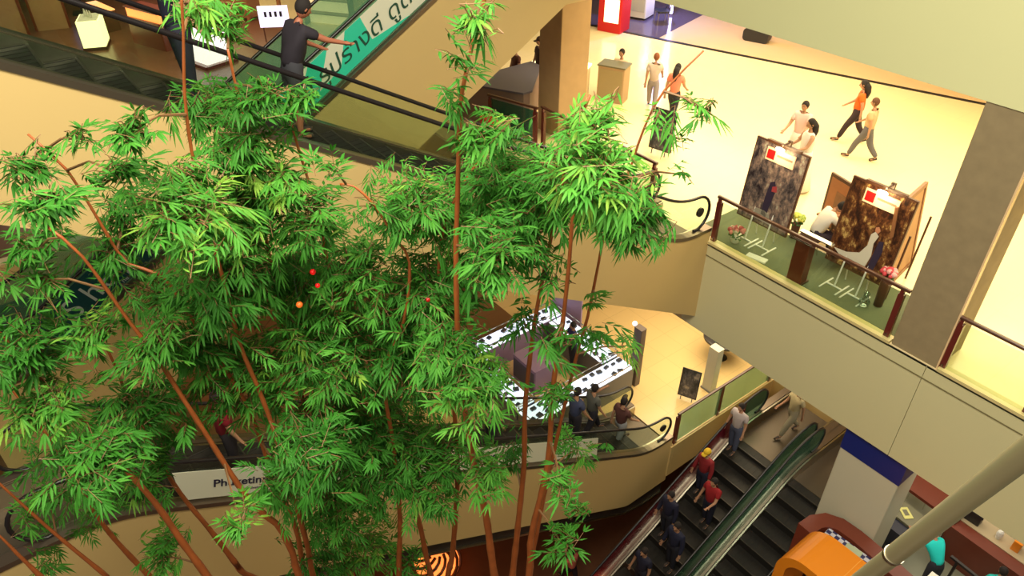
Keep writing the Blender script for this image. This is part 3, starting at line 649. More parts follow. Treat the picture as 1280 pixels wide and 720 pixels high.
# small poster stand and tan cabinet in the hall
def poster_stand(label, loc, rz, pic, w=.5, z0=.12, z1=1.15, tilt=-8):
    r = empty('poster_stand', loc, rz, label, 'poster stand'); T = Matrix.Rotation(math.radians(tilt), 4, 'X')
    MB().box(-w/2, w/2, 0, .03, z0, z1, T).build('board', M['black'], r); MB().box(-w/2+.03, w/2-.03, -.006, 0, z0+.03, z1-.03, T).build('poster', pic, r)
    for x in (-w*.3, w*.3): MB().tube([(x, .03, z1*.8), (x, .32, 0)], .012, 6).build('leg', M['black'], r); MB().tube([(x, 0, z0+.05), (x, -.02, 0)], .012, 6).build('leg', M['black'], r)
    return r
PIC3 = picture('blue_grey_poster_print', [(.01, .01, .015), (.03, .03, .04), (.10, .09, .10), (.35, .28, .22)], 5, 13)
poster_stand('black poster stand on the bright floor behind the bamboo tip', (-11.45, 13.35, 0), math.radians(12), PIC3, .62)
poster_stand('small black poster stand on the lower floor beside the opening', (-8.85, 12.75, -6.2), math.radians(25), PIC3, .52, .1, 1.0)
r = empty('cabinet', (-14.75, 15.95-1.0, 0), math.radians(25), 'tan cabinet with a grey top right of the tan column', 'cabinet')
MB().bbox(-.45, .35, -.25, .25, 0, 1.02, .03).build('body', mat('tan_laminate', (.45, .30, .16), .5), r); MB().box(-.47, .37, -.27, .27, 1.02, 1.06).build('top', M['counter'], r); MB().box(-.40, .30, -.262, -.25, .1, .95).build('door', mat('olive_tan_panel', (.36, .28, .14), .5), r)
r = empty('counter', (-15.9, 14.0, 0), math.radians(30), 'lit cream counter right of the tan column', 'counter')
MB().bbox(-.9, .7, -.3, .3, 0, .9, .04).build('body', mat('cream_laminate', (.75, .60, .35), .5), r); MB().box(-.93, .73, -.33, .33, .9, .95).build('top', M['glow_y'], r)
for i, (a, b) in enumerate(((-.5, 0), (-.2, .1), (.1, -.05))):
    o = MB().lathe([(.05, 0), (.07, .08), (.05, .18), (.03, .24)], n=12).build('bottle', M['wood_d'], None, True); o.location = (-15.9+a*.86, 14.0+a*.5+b, .95); tag(o, 'dark brown bottle on the lit cream counter', 'bottle', 'bottles on the lit cream counter')
r = empty('counter', (-15.35, 12.1, 0), math.radians(0), 'mauve-grey reception counter left of the tan column', 'counter')
MB().prism([(-.9, -1.55), (.75, -.6), (.75, -.4), (-.5, .95), (-.9, .95)], 0, 1.05).build('body', mat('mauve_grey_laminate', (.24, .16, .14), .5), r); MB().prism([(-.95, -1.6), (.8, -.65), (.8, -.35), (-.5, 1.0), (-.95, 1.0)], 1.05, 1.1).build('top', M['slate'], r)
o = MB().bbox(-.25, .25, -.15, .15, 0, .75, .05).build('red_bin', M['red'], None); o.location = (-14.75, 10.55+.9, .0); o.location = (-14.45, 10.3, 0); tag(o, 'bright red box beside the dark railing near the tan column', 'box')
# shop at the top: red sign cabinet, machines
r = empty('sign_cabinet', (-19.55, 19.5, 0.01), math.radians(20), 'red sign cabinet with a yellow panel at the top edge', 'sign')
MB().bbox(-.45, .45, -.4, .4, 0, 1.35, .03).build('body', M['red'], r); MB().box(-.20, .36, -.42, -.4, .35, 1.15).build('lit_panel', M['glow_y'], r); MB().box(-.4, .4, -.35, .35, 1.35, 1.40).build('top', M['glow_y'], r)
bl = bpy.data.lights.new('blue_shop_lamp', 'POINT'); bl.energy = 260; bl.color = (.12, .22, 1); bo = bpy.data.objects.new('blue_shop_lamp', bl); C.objects.link(bo); bo.location = (-18.9, 21.4, 2.2)
r = empty('refrigerator', (-20.2, 21.3, .01), math.radians(20), 'pale drinks cabinet behind the red sign cabinet', 'cabinet')
MB().bbox(-.55, .55, -.4, .4, .08, 1.9, .04).build('body', M['white'], r); MB().box(-.5, .5, -.42, -.4, .3, 1.8).build('door', mat('pale_glass_door', (.55, .55, .5), .15), r)
for x in (-.4, .4): MB().lathe([(.05, 0), (.05, .08)], x, -.25, 10).build('wheel', M['black'], r)
r = empty('chair', (-19.0, 21.4, .01), math.radians(-30), 'grey chair with an arched tubular back on the granite shop floor', 'chair')
MB().bbox(-.24, .24, -.22, .22, .42, .48, .06).build('seat', M['black'], r); MB().tube([(-.22, .2, .45), (-.22, .26, .85), (-.1, .28, 1.0), (.1, .28, 1.0), (.22, .26, .85), (.22, .2, .45)], .025, 8).build('backrest', M['steel'], r, True)
for x in (-.2, .2):
    for y in (-.18, .18): MB().tube([(x, y, .43), (x*1.15, y*1.15, 0)], .015, 6).build('leg', M['steel'], r)
o = MB().bbox(-.55, .35, -.2, .2, 0, .42, .12, 'y').build('bench', M['black']); o.location = (-15.5, 22.6, .01); o.rotation_euler.z = math.radians(18); tag(o, 'low black bench on the peach floor beyond the black line', 'bench')
o = MB().tube([(-19.45, 22.4, .1), (-19.45, 22.4, 2.4)], .06, 10).build('light_tube', mat('violet_light_tube', (.6, .6, 1), .4, emit=(.55, .5, 1), es=9)); tag(o, 'glowing violet-white tube lamp standing in the top shop', 'lamp')

# ------------------------------------------------------------ shops at the upper left
r = empty('display_cube', (-28.9, 4.2, .012), math.radians(-20), 'glowing cream display cube seen above the upper escalator', 'display')
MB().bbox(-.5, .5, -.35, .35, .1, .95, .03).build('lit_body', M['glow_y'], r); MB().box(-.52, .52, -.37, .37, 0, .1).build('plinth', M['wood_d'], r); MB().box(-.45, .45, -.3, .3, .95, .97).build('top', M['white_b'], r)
for i in range(3):
    o = MB().lathe([(.04, 0), (.05, .1), (.02, .2), (.03, .28)], n=10).build('figurine', M['white_b'], None, True); o.location = (-29.05+i*.16, 4.15+.05*i, .985); tag(o, 'small white figurine on the glowing cream cube', 'figurine', 'figurines on the glowing cube')
r = empty('television', (-33.2, 4.7, .012), math.radians(75), 'blue lit screen on a stand at the top left edge', 'screen')
MB().bbox(-.65, .65, -.04, .04, .7, 1.5, .03, 'y').build('casing', M['black'], r); MB().box(-.6, .6, -.05, -.04, .75, 1.45).build('screen', M['glow_b'], r); MB().box(-.06, .06, -.03, .03, .1, .7).build('stand', M['black'], r); MB().box(-.35, .35, -.2, .2, 0, .1).build('base', M['black'], r)
r = empty('counter', (-31.0, 4.9, .012), math.radians(10), 'orange lit low counter below the blue screen', 'counter')
MB().bbox(-.8, .8, -.3, .3, 0, .7, .04).build('body', M['wood_d'], r); MB().box(-.78, .78, -.28, .28, .7, .74).build('lit_top', mat('orange_lit_top', (1, .45, .2), .4, emit=(1, .35, .12), es=1.4), r)
for i, (x, y, rz, lb) in enumerate(((-31.2, 2.0, 10, 'tall brown shop partition nearest the left edge'), (-31.8, 3.4, 10, 'tall brown shop partition left of the blue screen'))):
    r = empty('shop_partition', (x, y, .012), math.radians(75), lb, 'partition')
    MB().box(-.5, .5, -.04, .04, .0, 2.3).build('panel', mat('tan_partition_panel', (.42, .24, .13), .5, var=.1, scale=3), r); MB().box(-.58, -.5, -.06, .06, 0, 2.35).build('post', M['wood_r'], r); MB().box(.5, .58, -.06, .06, 0, 2.35).build('post', M['wood_r'], r)
r = empty('display_table', (-25.2, 6.7, .012), math.radians(15), 'glowing pinkish white display table behind the bamboo tip', 'table')
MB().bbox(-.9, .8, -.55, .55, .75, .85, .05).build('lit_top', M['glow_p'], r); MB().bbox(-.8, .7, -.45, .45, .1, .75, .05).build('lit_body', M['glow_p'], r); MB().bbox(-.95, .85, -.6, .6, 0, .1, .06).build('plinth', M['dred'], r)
for i in range(6):
    o = MB().ball((0, 0, .08), .08, 10, 8).build('round_lamp', mat('violet_lit_globe', (.8, .7, 1), .4, emit=(.7, .6, 1), es=1.6), None, True); o.location = (-25.0+.25*(i % 3)-.2, 6.75+.28*(i//3), .862); tag(o, 'small violet-white glowing globe on the pinkish display table', 'lamp', 'globes on the pinkish table')
r = empty('marked_board', (-25.6, 9.3, .012), math.radians(60), 'white lit panel with black marks above the leaning rider', 'panel')
MB().box(-.5, .5, -.03, .03, .5, 1.2).build('board', mat('lit_lilac_board', (.8, .78, .95), .4, emit=(.72, .68, .95), es=.9), r)
for i in range(4): MB().box(-.3+i*.17, -.22+i*.17, -.045, -.03, .85, 1.02).build('printed_mark', M['black'], r)
for x in (-.4, .4): MB().box(x-.02, x+.02, -.02, .02, 0, .5).build('leg', M['wood_d'], r)
r = empty('market_stall', (-30.0, 9.6, .012), math.radians(30), 'wooden stall with a glowing cream canopy at the top edge', 'stall')
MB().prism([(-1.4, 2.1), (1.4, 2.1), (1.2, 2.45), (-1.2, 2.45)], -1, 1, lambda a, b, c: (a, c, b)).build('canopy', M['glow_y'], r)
for x in (-1.2, 1.2):
    for y in (-.9, .9): MB().box(x-.06, x+.06, y-.06, y+.06, 0, 2.1).build('post', M['wood'], r)
MB().box(-1.3, 1.3, -.95, -.3, .1, .9).build('bench', M['wood'], r); MB().box(-1.25, 1.25, -.9, -.35, .9, .94).build('worktop', M['wood_r'], r)
r = empty('counter', (-27.8, 5.9, .012), math.radians(20), 'red-orange glowing food counter left of the stall', 'counter')
MB().bbox(-.9, .9, -.35, .35, .0, .9, .05).build('body', M['wood_r'], r); MB().box(-.85, .85, -.3, .3, .9, 1.2).build('lit_case', M['glow_o'], r); MB().box(-.9, .9, -.35, .35, 1.2, 1.24).build('top', M['wood_r'], r)
r = empty('shop_shelf', (-26.2, 11.6, .012), math.radians(35), 'tall brown shelf with cream lit back behind the banner escalator', 'shelf')
MB().box(-.9, .9, .1, .16, 0, 2.1).build('lit_back', mat('cream_lit_back', (.9, .75, .45), .5, emit=(1, .75, .35), es=.8), r)
for z in (.4, .9, 1.4, 1.9): MB().box(-.9, .9, -.2, .1, z, z+.04).build('shelf_board', M['wood'], r)
for x in (-.95, .9): MB().box(x, x+.05, -.2, .16, 0, 2.15).build('side_panel', M['wood_d'], r)

# ------------------------------------------------------------ lower floor: phone kiosk
def kcounter(label, x0, x1, y0, y1, body, seed):
    r = empty('display_counter', ((x0+x1)/2, (y0+y1)/2, -6.2), 0, label, 'display counter'); w, d = (x1-x0)/2, (y1-y0)/2
    MB().bbox(-w, w, -d, d, 0, .80, .02).build('body', body, r)
    MB().box(-w+.02, w-.02, -d+.02, d-.02, .80, .83).build('lit_bed', M['glow_w'], r)
    MB().box(-w, w, -d, d, .98, .99).build('glass_top', G['case'], r)
    f = MB()
    for a, b in ((-w, -d), (w-.015, -d), (-w, d-.015), (w-.015, d-.015)): f.box(a, a+.015, b, b+.015, .80, .98)
    f.box(-w, w, -d, -d+.012, .965, .995); f.box(-w, w, d-.012, d, .965, .995); f.box(-w, -w+.012, -d, d, .965, .995); f.box(w-.012, w, -d, d, .965, .995); f.build('case_frame', M['steel'], r)
    rd = random.Random(seed)
    nx = max(2, int(w*2/.24)); ny = max(2, int(d*2/.24))
    base = None
    for i in range(nx):
        for j in range(ny):
            if rd.random() < .25: continue
            if base is None:
                base = MB().bbox(-.055, .055, -.075, .075, 0, .045, .012).build('boxed_phone', mat('dark_gadget', (.06, .07, .10), .3)); o = base
            else: o = base.copy(); C.objects.link(o)
            o.location = ((x0+x1)/2-w+(i+.5)*2*w/nx+rd.uniform(-.02, .02), (y0+y1)/2-d+(j+.5)*2*d/ny+rd.uniform(-.02, .02), -5.37); o.rotation_euler.z = rd.uniform(-.5, .5); o.scale = (rd.uniform(.7, 1.3), rd.uniform(.7, 1.2), 1)
            tag(o, 'small dark gadget lying in the lit case of the %s' % seed_names[seed], 'gadget', 'gadgets in the %s' % seed_names[seed])
    return r
seed_names = {1: 'near kiosk counter', 2: 'left kiosk counter', 3: 'far kiosk counter', 4: 'right-hand kiosk counter'}
kcounter('glowing glass display counter of the kiosk facing the escalator riders', -10.65, -10.05, 8.3, 11.85, M['grey'], 1)
kcounter('glowing kiosk counter with slate panel on the left end', -13.0, -10.7, 8.3, 8.9, M['slate'], 2)
kcounter('glowing kiosk counter at the far back left', -13.6, -13.05, 8.3, 11.85, M['lilac'], 3)
kcounter('glowing kiosk counter beside the tall brown post', -13.0, -10.7, 11.25, 11.85, M['grey'], 4)
r = empty('kiosk_post', (-10.22, 12.1, -6.2), 0, 'tall brown post at the kiosk corner topped by a small lamp', 'post')
MB().bbox(-.14, .14, -.1, .1, 0, 2.0, .02).build('shaft', mat('brown_grey_panel', (.14, .10, .08), .5), r); MB().ball((-.22, 0, 2.0), .07).build('lamp', M['glow_w'], r)
r = empty('kiosk_sign_panel', (-13.2, 12.15, -6.2), math.radians(20), 'lilac upright panel behind the kiosk', 'panel')
MB().box(-.5, .5, -.04, .04, .1, 2.1).build('board', M['lilac'], r); MB().box(-.55, .55, -.12, .12, 0, .1).build('base', M['grey'], r)
r = empty('cabinet', (-12.0, 9.9, -6.2), 0, 'low lilac storage cabinet inside the kiosk', 'cabinet')
MB().bbox(-.5, .5, -.35, .35, 0, .85, .03).build('body', M['lilac'], r); MB().box(-.45, .45, -.36, -.35, .1, .75).build('door', M['slate'], r)
# white pillar and teal stool at the slab edge
r = empty('pillar_box', (-8.78, 13.6, -6.2), 0, 'white upright box behind the lower balustrade', 'sign box')
MB().bbox(-.16, .16, -.12, .12, .05, 1.5, .02).build('body', mat('pale_grey_panel', (.55, .52, .42), .5), r); MB().box(-.18, .18, -.14, .14, 0, .05).build('base', M['grey'], r)
r = empty('round_table', (-9.45, 14.9, -6.2), 0, 'round black-edged teal table half hidden by the slab', 'table')
MB().lathe([(.55, .72), (.60, .74), (.60, .80), (.55, .81)], n=28).build('rim', M['dark'], r); MB().lathe([(.42, .81), (.42, .83)], n=28).build('teal_top', mat('teal_table_top', (.05, .30, .20), .4), r); MB().lathe([(.2, 0), (.06, .05), (.05, .72)], n=16).build('stem', M['black'], r)

# ------------------------------------------------------------ lower right: column casing, cafe
r = empty('column_casing', (-3.48, 11.6, -6.2), 0, 'white column casing with a navy blue band at its top', 'column')
MB().bbox(-.60, .62, -.35, .5, 0, 3.38, .03).build('white_casing', mat('off_white_casing', (.58, .55, .42), .4), r); MB().box(-.60, .63, -.36, .5, 3.38, 3.92).build('blue_band', M['blue'], r); MB().box(-.62, .64, -.37, .5, 0, .1).build('plinth', M['wood_d'], r)
# curved brown booth wall
def curved_wall(pts, t, z0, z1, mb):
    n = len(pts); L_ = []; R_ = []
    for i in range(n):
        a = Vector(pts[max(i-1, 0)]); b = Vector(pts[min(i+1, n-1)]); d = (b-a).normalized(); nn = Vector((-d.y, d.x)); p = Vector(pts[i]); L_.append(p+nn*t/2); R_.append(p-nn*t/2)
    return mb.prism([tuple(p) for p in L_]+[tuple(p) for p in reversed(R_)], z0, z1)
pts = [(-1.5, 10.85), (-2.0, 10.92), (-2.6, 11.0), (-3.1, 11.04), (-3.45, 11.02), (-3.68, 10.90), (-3.80, 10.67), (-3.82, 10.35)]
r = empty('booth', (-3.0, 10.6, -6.2), 0, 'curved red-brown cafe booth wall around the orange arch', 'booth')
o = curved_wall(pts, .34, -6.2, -4.42, MB()).build('curved_wall', M['wood_r'], r); o.data.transform(Matrix.Translation((3.0, -10.6, 6.2)))
o = MB().box(-3.5, -2.2, 10.3, 10.80, -6.2, -5.9).build('bench_seat', M['wood_d'], r); o.data.transform(Matrix.Translation((3.0, -10.6, 6.2)))
r = empty('menu_counter', (-3.0, 10.68, -6.2), math.radians(2), 'counter with a black and white checked top inside the booth', 'counter')
MB().box(-.55, .55, -.14, .14, 0, 1.70).build('body', mat('light_counter_body', (.5, .48, .40), .5), r); MB().box(-.55, .55, -.14, .14, 1.70, 1.73).build('checked_top', CHK, r)
o = MB().bbox(-.16, .16, -.09, .09, 0, .05, .03).build('tissue_box', mat('pale_mint_box', (.45, .52, .36), .5)); o.location = (-2.95, 10.68, -4.47); o.rotation_euler.z = .1; tag(o, 'pale mint box on the checked counter top', 'box')
o = MB().bbox(-.1, .1, -.12, .12, 0, .12, .01).build('napkin_box', mat('grey_mint_box', (.35, .38, .26), .5)); o.location = (-2.32, 10.55, -5.9); tag(o, 'grey-green box beside the right end of the checked counter', 'box')
# orange arch
prof = []; prof_in = []
X0, X1, ZT, ZB, RR = -3.66, -1.3, -3.78, -6.2, .55
for a in range(0, 91, 10):
    t = math.radians(180-a); prof.append((X0+RR+RR*math.cos(t), ZT-RR+RR*math.sin(t))); prof_in.append((X0+RR+(RR-.2)*math.cos(t), ZT-RR+(RR-.2)*math.sin(t)))
out = [(X0, ZB)]+prof+[(X1, ZT), (X1, ZT-.2)]+prof_in[::-1]+[(X0+.2, ZB)]
r = empty('orange_arch', ((X0+X1)/2, 9.6, ZB), 0, 'big glossy orange arch of the cafe stand at the bottom right', 'arch')
o = MB().prism(out, 9.15, 10.1, lambda a, b, c: (a, c, b)).build('arch_band', M['orange'], r); o.data.transform(Matrix.Translation((-(X0+X1)/2, -9.6, -ZB)))
o = MB().box(-2.6, -2.59, 9.15, 10.1, ZT+.0005, ZT+.003).build('seam', mat('pale_orange_seam', (.9, .42, .08), .4), r); o.data.transform(Matrix.Translation((-(X0+X1)/2, -9.6, -ZB)))
o = MB().box(X1-.2, X1, 9.15, 10.1, ZB, ZT-.2).build('leg', M['orange'], r); o.data.transform(Matrix.Translation((-(X0+X1)/2, -9.6, -ZB)))
tag(MB().lathe([(.5, -6.2), (.52, -5.6), (.48, -5.3), (.3, -5.25)], -3.3, 8.95, 24).build('ottoman', M['wood_r'], None, True), 'round red-brown seat at the foot of the orange arch', 'seat')
# dark counter, brown tables with things on them
r = empty('counter', (-2.95, 13.0, -6.2), math.radians(-4), 'dark cafe counter with a grey-green top and yellow paper', 'counter')
MB().bbox(-.42, .38, -.42, .4, 0, .86, .02).build('body', mat('navy_black_front', (.015, .015, .03), .4), r); MB().box(-.45, .42, -.1, .42, .86, .92).build('top', M['counter'], r); MB().box(-.5, .45, -.5, -.42, 0, .06).build('plinth', M['steel'], r)
o = MB().box(-.15, .15, -.1, .1, 0, .01).build('yellow_menu', M['paper']); o.location = (-2.98, 13.15, -5.275); o.rotation_euler.z = -.6; tag(o, 'yellow printed sheet on the dark cafe counter', 'paper')
MB().box(-.09, .07, -.05, .05, .01, .013).build('print_block', M['counter'], o)
r = empty('lit_sign', (-3.45, 12.85, -6.2), math.radians(20), 'small glowing white sign on a post by the column casing', 'sign')
MB().bbox(-.16, .16, -.05, .05, 1.15, 1.45, .03, 'y').build('sign_face', mat('lit_white_sign', (.9, .95, 1), .4, emit=(.85, .92, 1), es=1.3), r); MB().tube([(0, 0, 0), (0, 0, 1.15)], .025, 8).build('post', M['chrome'], r); MB().lathe([(.14, 0), (.14, .03)]).build('base', M['chrome'], r)
o = MB().bbox(-.06, .06, -.12, .12, 0, .2, .03, 'x').build('blue_bag', mat('dark_blue_bag', (.02, .03, .08), .5)); o.location = (-3.42, 12.25, -5.9); tag(o, 'dark blue bag on the floor beside the dark counter', 'bag'); o.location.z = -6.2
r = empty('table', (-2.75, 13.95, -6.2), math.radians(-3), 'red-brown cafe table behind the dark counter', 'table')
MB().bbox(-.85, .6, -.28, .28, .98, 1.06, .03).build('table_top', M['wood_r'], r)
for x in (-.75, .5): MB().box(x-.04, x+.04, -.2, .2, 0, .98).build('leg', M['wood_d'], r)
for i, (x, y, s) in enumerate(((-3.2, 14.65, .5), (-2.3, 14.7, .45))):
    r = empty('chair', (x, y, -6.2), .3*i, ['black cafe chair behind the red-brown table, left one', 'black cafe chair behind the red-brown table, right one'][i], 'chair')
    MB().bbox(-.22, .22, -.22, .22, .44, .5, .05).build('seat', M['black'], r); MB().bbox(-.22, .22, .18, .22, .5, .95, .05, 'y').build('backrest', M['black'], r)
    for a in (-.18, .18):
        for b in (-.18, .18): MB().tube([(a, b, .45), (a*1.1, b*1.1, 0)], .014, 6).build('leg', M['chrome'], r)
r = empty('long_counter', (-1.25, 13.78, -6.2), math.radians(-2), 'long red-brown cafe counter at the right edge', 'counter')
MB().bbox(-1.0, 2.2, -.27, .05, 0, .98, .03).build('front', M['wood_r'], r); MB().box(-1.0, 2.2, .05, .5, .0, 1.0).build('back_shelf', mat('beige_worktop', (.50, .40, .25), .5), r)
items = [(-.75, .28, 'black coffee machine', 'black'), (-.2, .25, 'white cup stack', 'white_b'), (.15, .28, 'white and orange box', 'orange'), (.55, .25, 'brown tray', 'wood'), (.9, .3, 'small white jar', 'white')]
for x, y, nm, m in items:
    w = .16 if 'machine' in nm or 'tray' in nm else .08
    mb = MB(); mb.bbox(-w, w, -.1, .1, 0, .06 if 'tray' in nm else .26, .02)
    if 'machine' in nm: mb.box(-w-.02, w+.02, -.12, .02, .26, .32); mb.box(-w-.04, -w, -.12, .1, 0, .3)
    if 'jar' in nm or 'cup' in nm: mb = MB().lathe([(.05, 0), (.07, .12), (.06, .2), (.03, .24)], n=14)
    o = mb.build(nm.replace(' and ', '_').replace(' ', '_'), M[m]); o.location = (-1.25+x, 13.78+y, -5.2); tag(o, nm+' on the long red-brown cafe counter', nm.split()[-1])
r = empty('cafe_railing', (-1.5, 12.95, -6.2), math.radians(-5), 'low black railing in front of the long cafe counter', 'railing')
MB().box(-.35, 2.2, -.03, .03, .78, .84).build('top_bar', M['dark'], r)
for x in (-.2, .6, 1.5): MB().box(x-.025, x+.025, -.025, .025, 0, .78).build('post', M['dark'], r)
o = MB().bbox(-.35, .25, -.25, .25, .0, .55, .06).build('brown_stool', M['wood_r']); o.location = (-2.25, 11.6, -6.2); tag(o, 'low red-brown seat behind the steel pole', 'seat')
tag(MB().box(-1.9, -1.4, 12.0, 12.3, -6.2, -5.35).build('white_desk', M['white']), 'white desk below the cyan-capped person', 'desk')

# ------------------------------------------------------------ steel pole in front, lanterns
CULMS=[
(0.040,[(-3.42, 2.61, 1.7), (-3.38, 2.65, 2.61), (-3.36, 2.69, 3.38), (-3.36, 2.69, 3.97), (-3.34, 2.7, 4.41), (-3.32, 2.74, 4.95), (-3.28, 2.78, 5.4), (-3.25, 2.83, 5.79), (-3.22, 2.87, 6.15), (-3.18, 2.93, 6.48), (-3.14, 2.98, 6.69)]),
(0.041,[(-3.09, 2.55, 2.16), (-3.08, 2.56, 2.79), (-3.01, 2.65, 3.72), (-3.0, 2.66, 4.49), (-2.99, 2.68, 4.84), (-2.97, 2.7, 5.19), (-2.96, 2.72, 5.67), (-2.95, 2.72, 6.03), (-2.93, 2.75, 6.41), (-2.89, 2.8, 6.66)]),
(0.029,[(-3.54, 2.95, 1.54), (-3.47, 3.03, 2.58), (-3.41, 3.11, 3.43), (-3.34, 3.21, 4.37), (-3.3, 3.26, 4.76), (-3.27, 3.3, 5.26), (-3.25, 3.33, 5.58), (-3.18, 3.41, 5.96), (-3.13, 3.48, 6.35), (-3.07, 3.56, 6.6), (-2.94, 3.73, 6.86)]),
(0.047,[(-3.44, 2.41, 1.85), (-3.48, 2.36, 2.8), (-3.53, 2.3, 3.4), (-3.57, 2.24, 4.29), (-3.58, 2.23, 4.82), (-3.57, 2.24, 5.54), (-3.55, 2.27, 6.09), (-3.53, 2.3, 6.63), (-3.5, 2.33, 6.85), (-3.47, 2.38, 7.07), (-3.44, 2.42, 7.23), (-3.42, 2.44, 7.35)]),
(0.041,[(-4.34, 2.39, 0.76), (-4.29, 2.45, 1.24), (-4.22, 2.54, 2.58), (-4.22, 2.54, 3.56), (-4.24, 2.51, 4.32), (-4.25, 2.5, 4.98), (-4.19, 2.58, 5.5), (-4.04, 2.79, 5.97), (-3.9, 2.97, 6.15)]),
(0.038,[(-4.39, 1.83, 1.23), (-4.33, 1.91, 2.21), (-4.31, 1.94, 3.25), (-4.31, 1.94, 4.13), (-4.17, 2.11, 4.73), (-4.12, 2.18, 5.28), (-4.16, 2.12, 5.46), (-4.24, 2.02, 5.75), (-4.32, 1.92, 5.91), (-4.38, 1.84, 5.93)]),
(0.040,[(-4.26, 0.84, 2.32), (-4.26, 0.84, 2.71), (-4.3, 0.79, 3.1), (-4.4, 0.66, 3.4), (-4.52, 0.5, 4.36), (-4.6, 0.4, 4.98), (-4.65, 0.33, 5.27), (-4.73, 0.22, 5.8), (-4.82, 0.11, 6.01)]),
(0.037,[(-4.88, 1.02, 1.38), (-4.85, 1.05, 2.22), (-4.9, 0.99, 3.04), (-4.93, 0.96, 3.81), (-4.99, 0.88, 4.3), (-5.05, 0.79, 4.69), (-5.14, 0.68, 5.22), (-5.28, 0.5, 5.33), (-5.33, 0.42, 5.75), (-5.38, 0.36, 6.09), (-5.48, 0.23, 6.35)]),
(0.035,[(-4.51, 1.01, 1.85), (-4.49, 1.03, 2.39), (-4.5, 1.02, 3.7), (-4.52, 0.99, 4.34), (-4.55, 0.95, 4.82), (-4.55, 0.96, 5.4), (-4.55, 0.96, 5.88), (-4.53, 0.98, 6.37), (-4.5, 1.02, 6.73), (-4.45, 1.09, 7.1), (-4.42, 1.13, 7.35)]),
(0.042,[(-4.64, 0.18, 2.48), (-4.69, 0.11, 2.96), (-4.75, 0.04, 3.5), (-4.83, -0.07, 4.0), (-4.9, -0.16, 4.44), (-4.96, -0.24, 4.68), (-5.01, -0.31, 4.93), (-5.07, -0.38, 5.25), (-5.13, -0.47, 5.5)]),
(0.032,[(-5.84, -0.57, 1.52), (-5.86, -0.59, 1.7), (-5.96, -0.72, 2.12), (-6.05, -0.84, 2.53), (-6.14, -0.97, 3.07), (-6.23, -1.08, 3.49)]),
(0.030,[(-5.96, -1.06, 2.01), (-6.01, -1.13, 2.41), (-6.05, -1.17, 2.64), (-6.12, -1.26, 2.88)]),
(0.039,[(-6.1, -0.25, 0.95), (-6.12, -0.28, 1.1), (-6.24, -0.43, 1.85), (-6.27, -0.48, 2.57), (-6.29, -0.5, 3.14), (-6.33, -0.55, 3.56), (-6.36, -0.6, 3.95)]),
(0.036,[(-5.16, 0.49, 1.68), (-5.16, 0.48, 1.75), (-5.25, 0.37, 2.34), (-5.34, 0.26, 2.86), (-5.39, 0.19, 3.47), (-5.41, 0.17, 4.05), (-5.4, 0.17, 4.57), (-5.45, 0.1, 4.89)]),
(0.042,[(-5.1, 1.56, 0.61), (-5.13, 1.52, 1.25), (-5.14, 1.5, 2.32), (-5.15, 1.49, 3.25), (-5.18, 1.46, 4.05), (-5.16, 1.47, 4.75), (-5.15, 1.49, 5.37), (-5.12, 1.53, 5.92), (-5.13, 1.51, 6.35), (-5.13, 1.51, 6.74)]),
(0.040,[(-4.36, 2.2, 0.92), (-4.41, 2.13, 2.07), (-4.55, 1.95, 3.03), (-4.63, 1.85, 3.85), (-4.65, 1.81, 4.57), (-4.68, 1.77, 5.13), (-4.69, 1.76, 5.63), (-4.72, 1.72, 6.08), (-4.74, 1.7, 6.37)]),
]
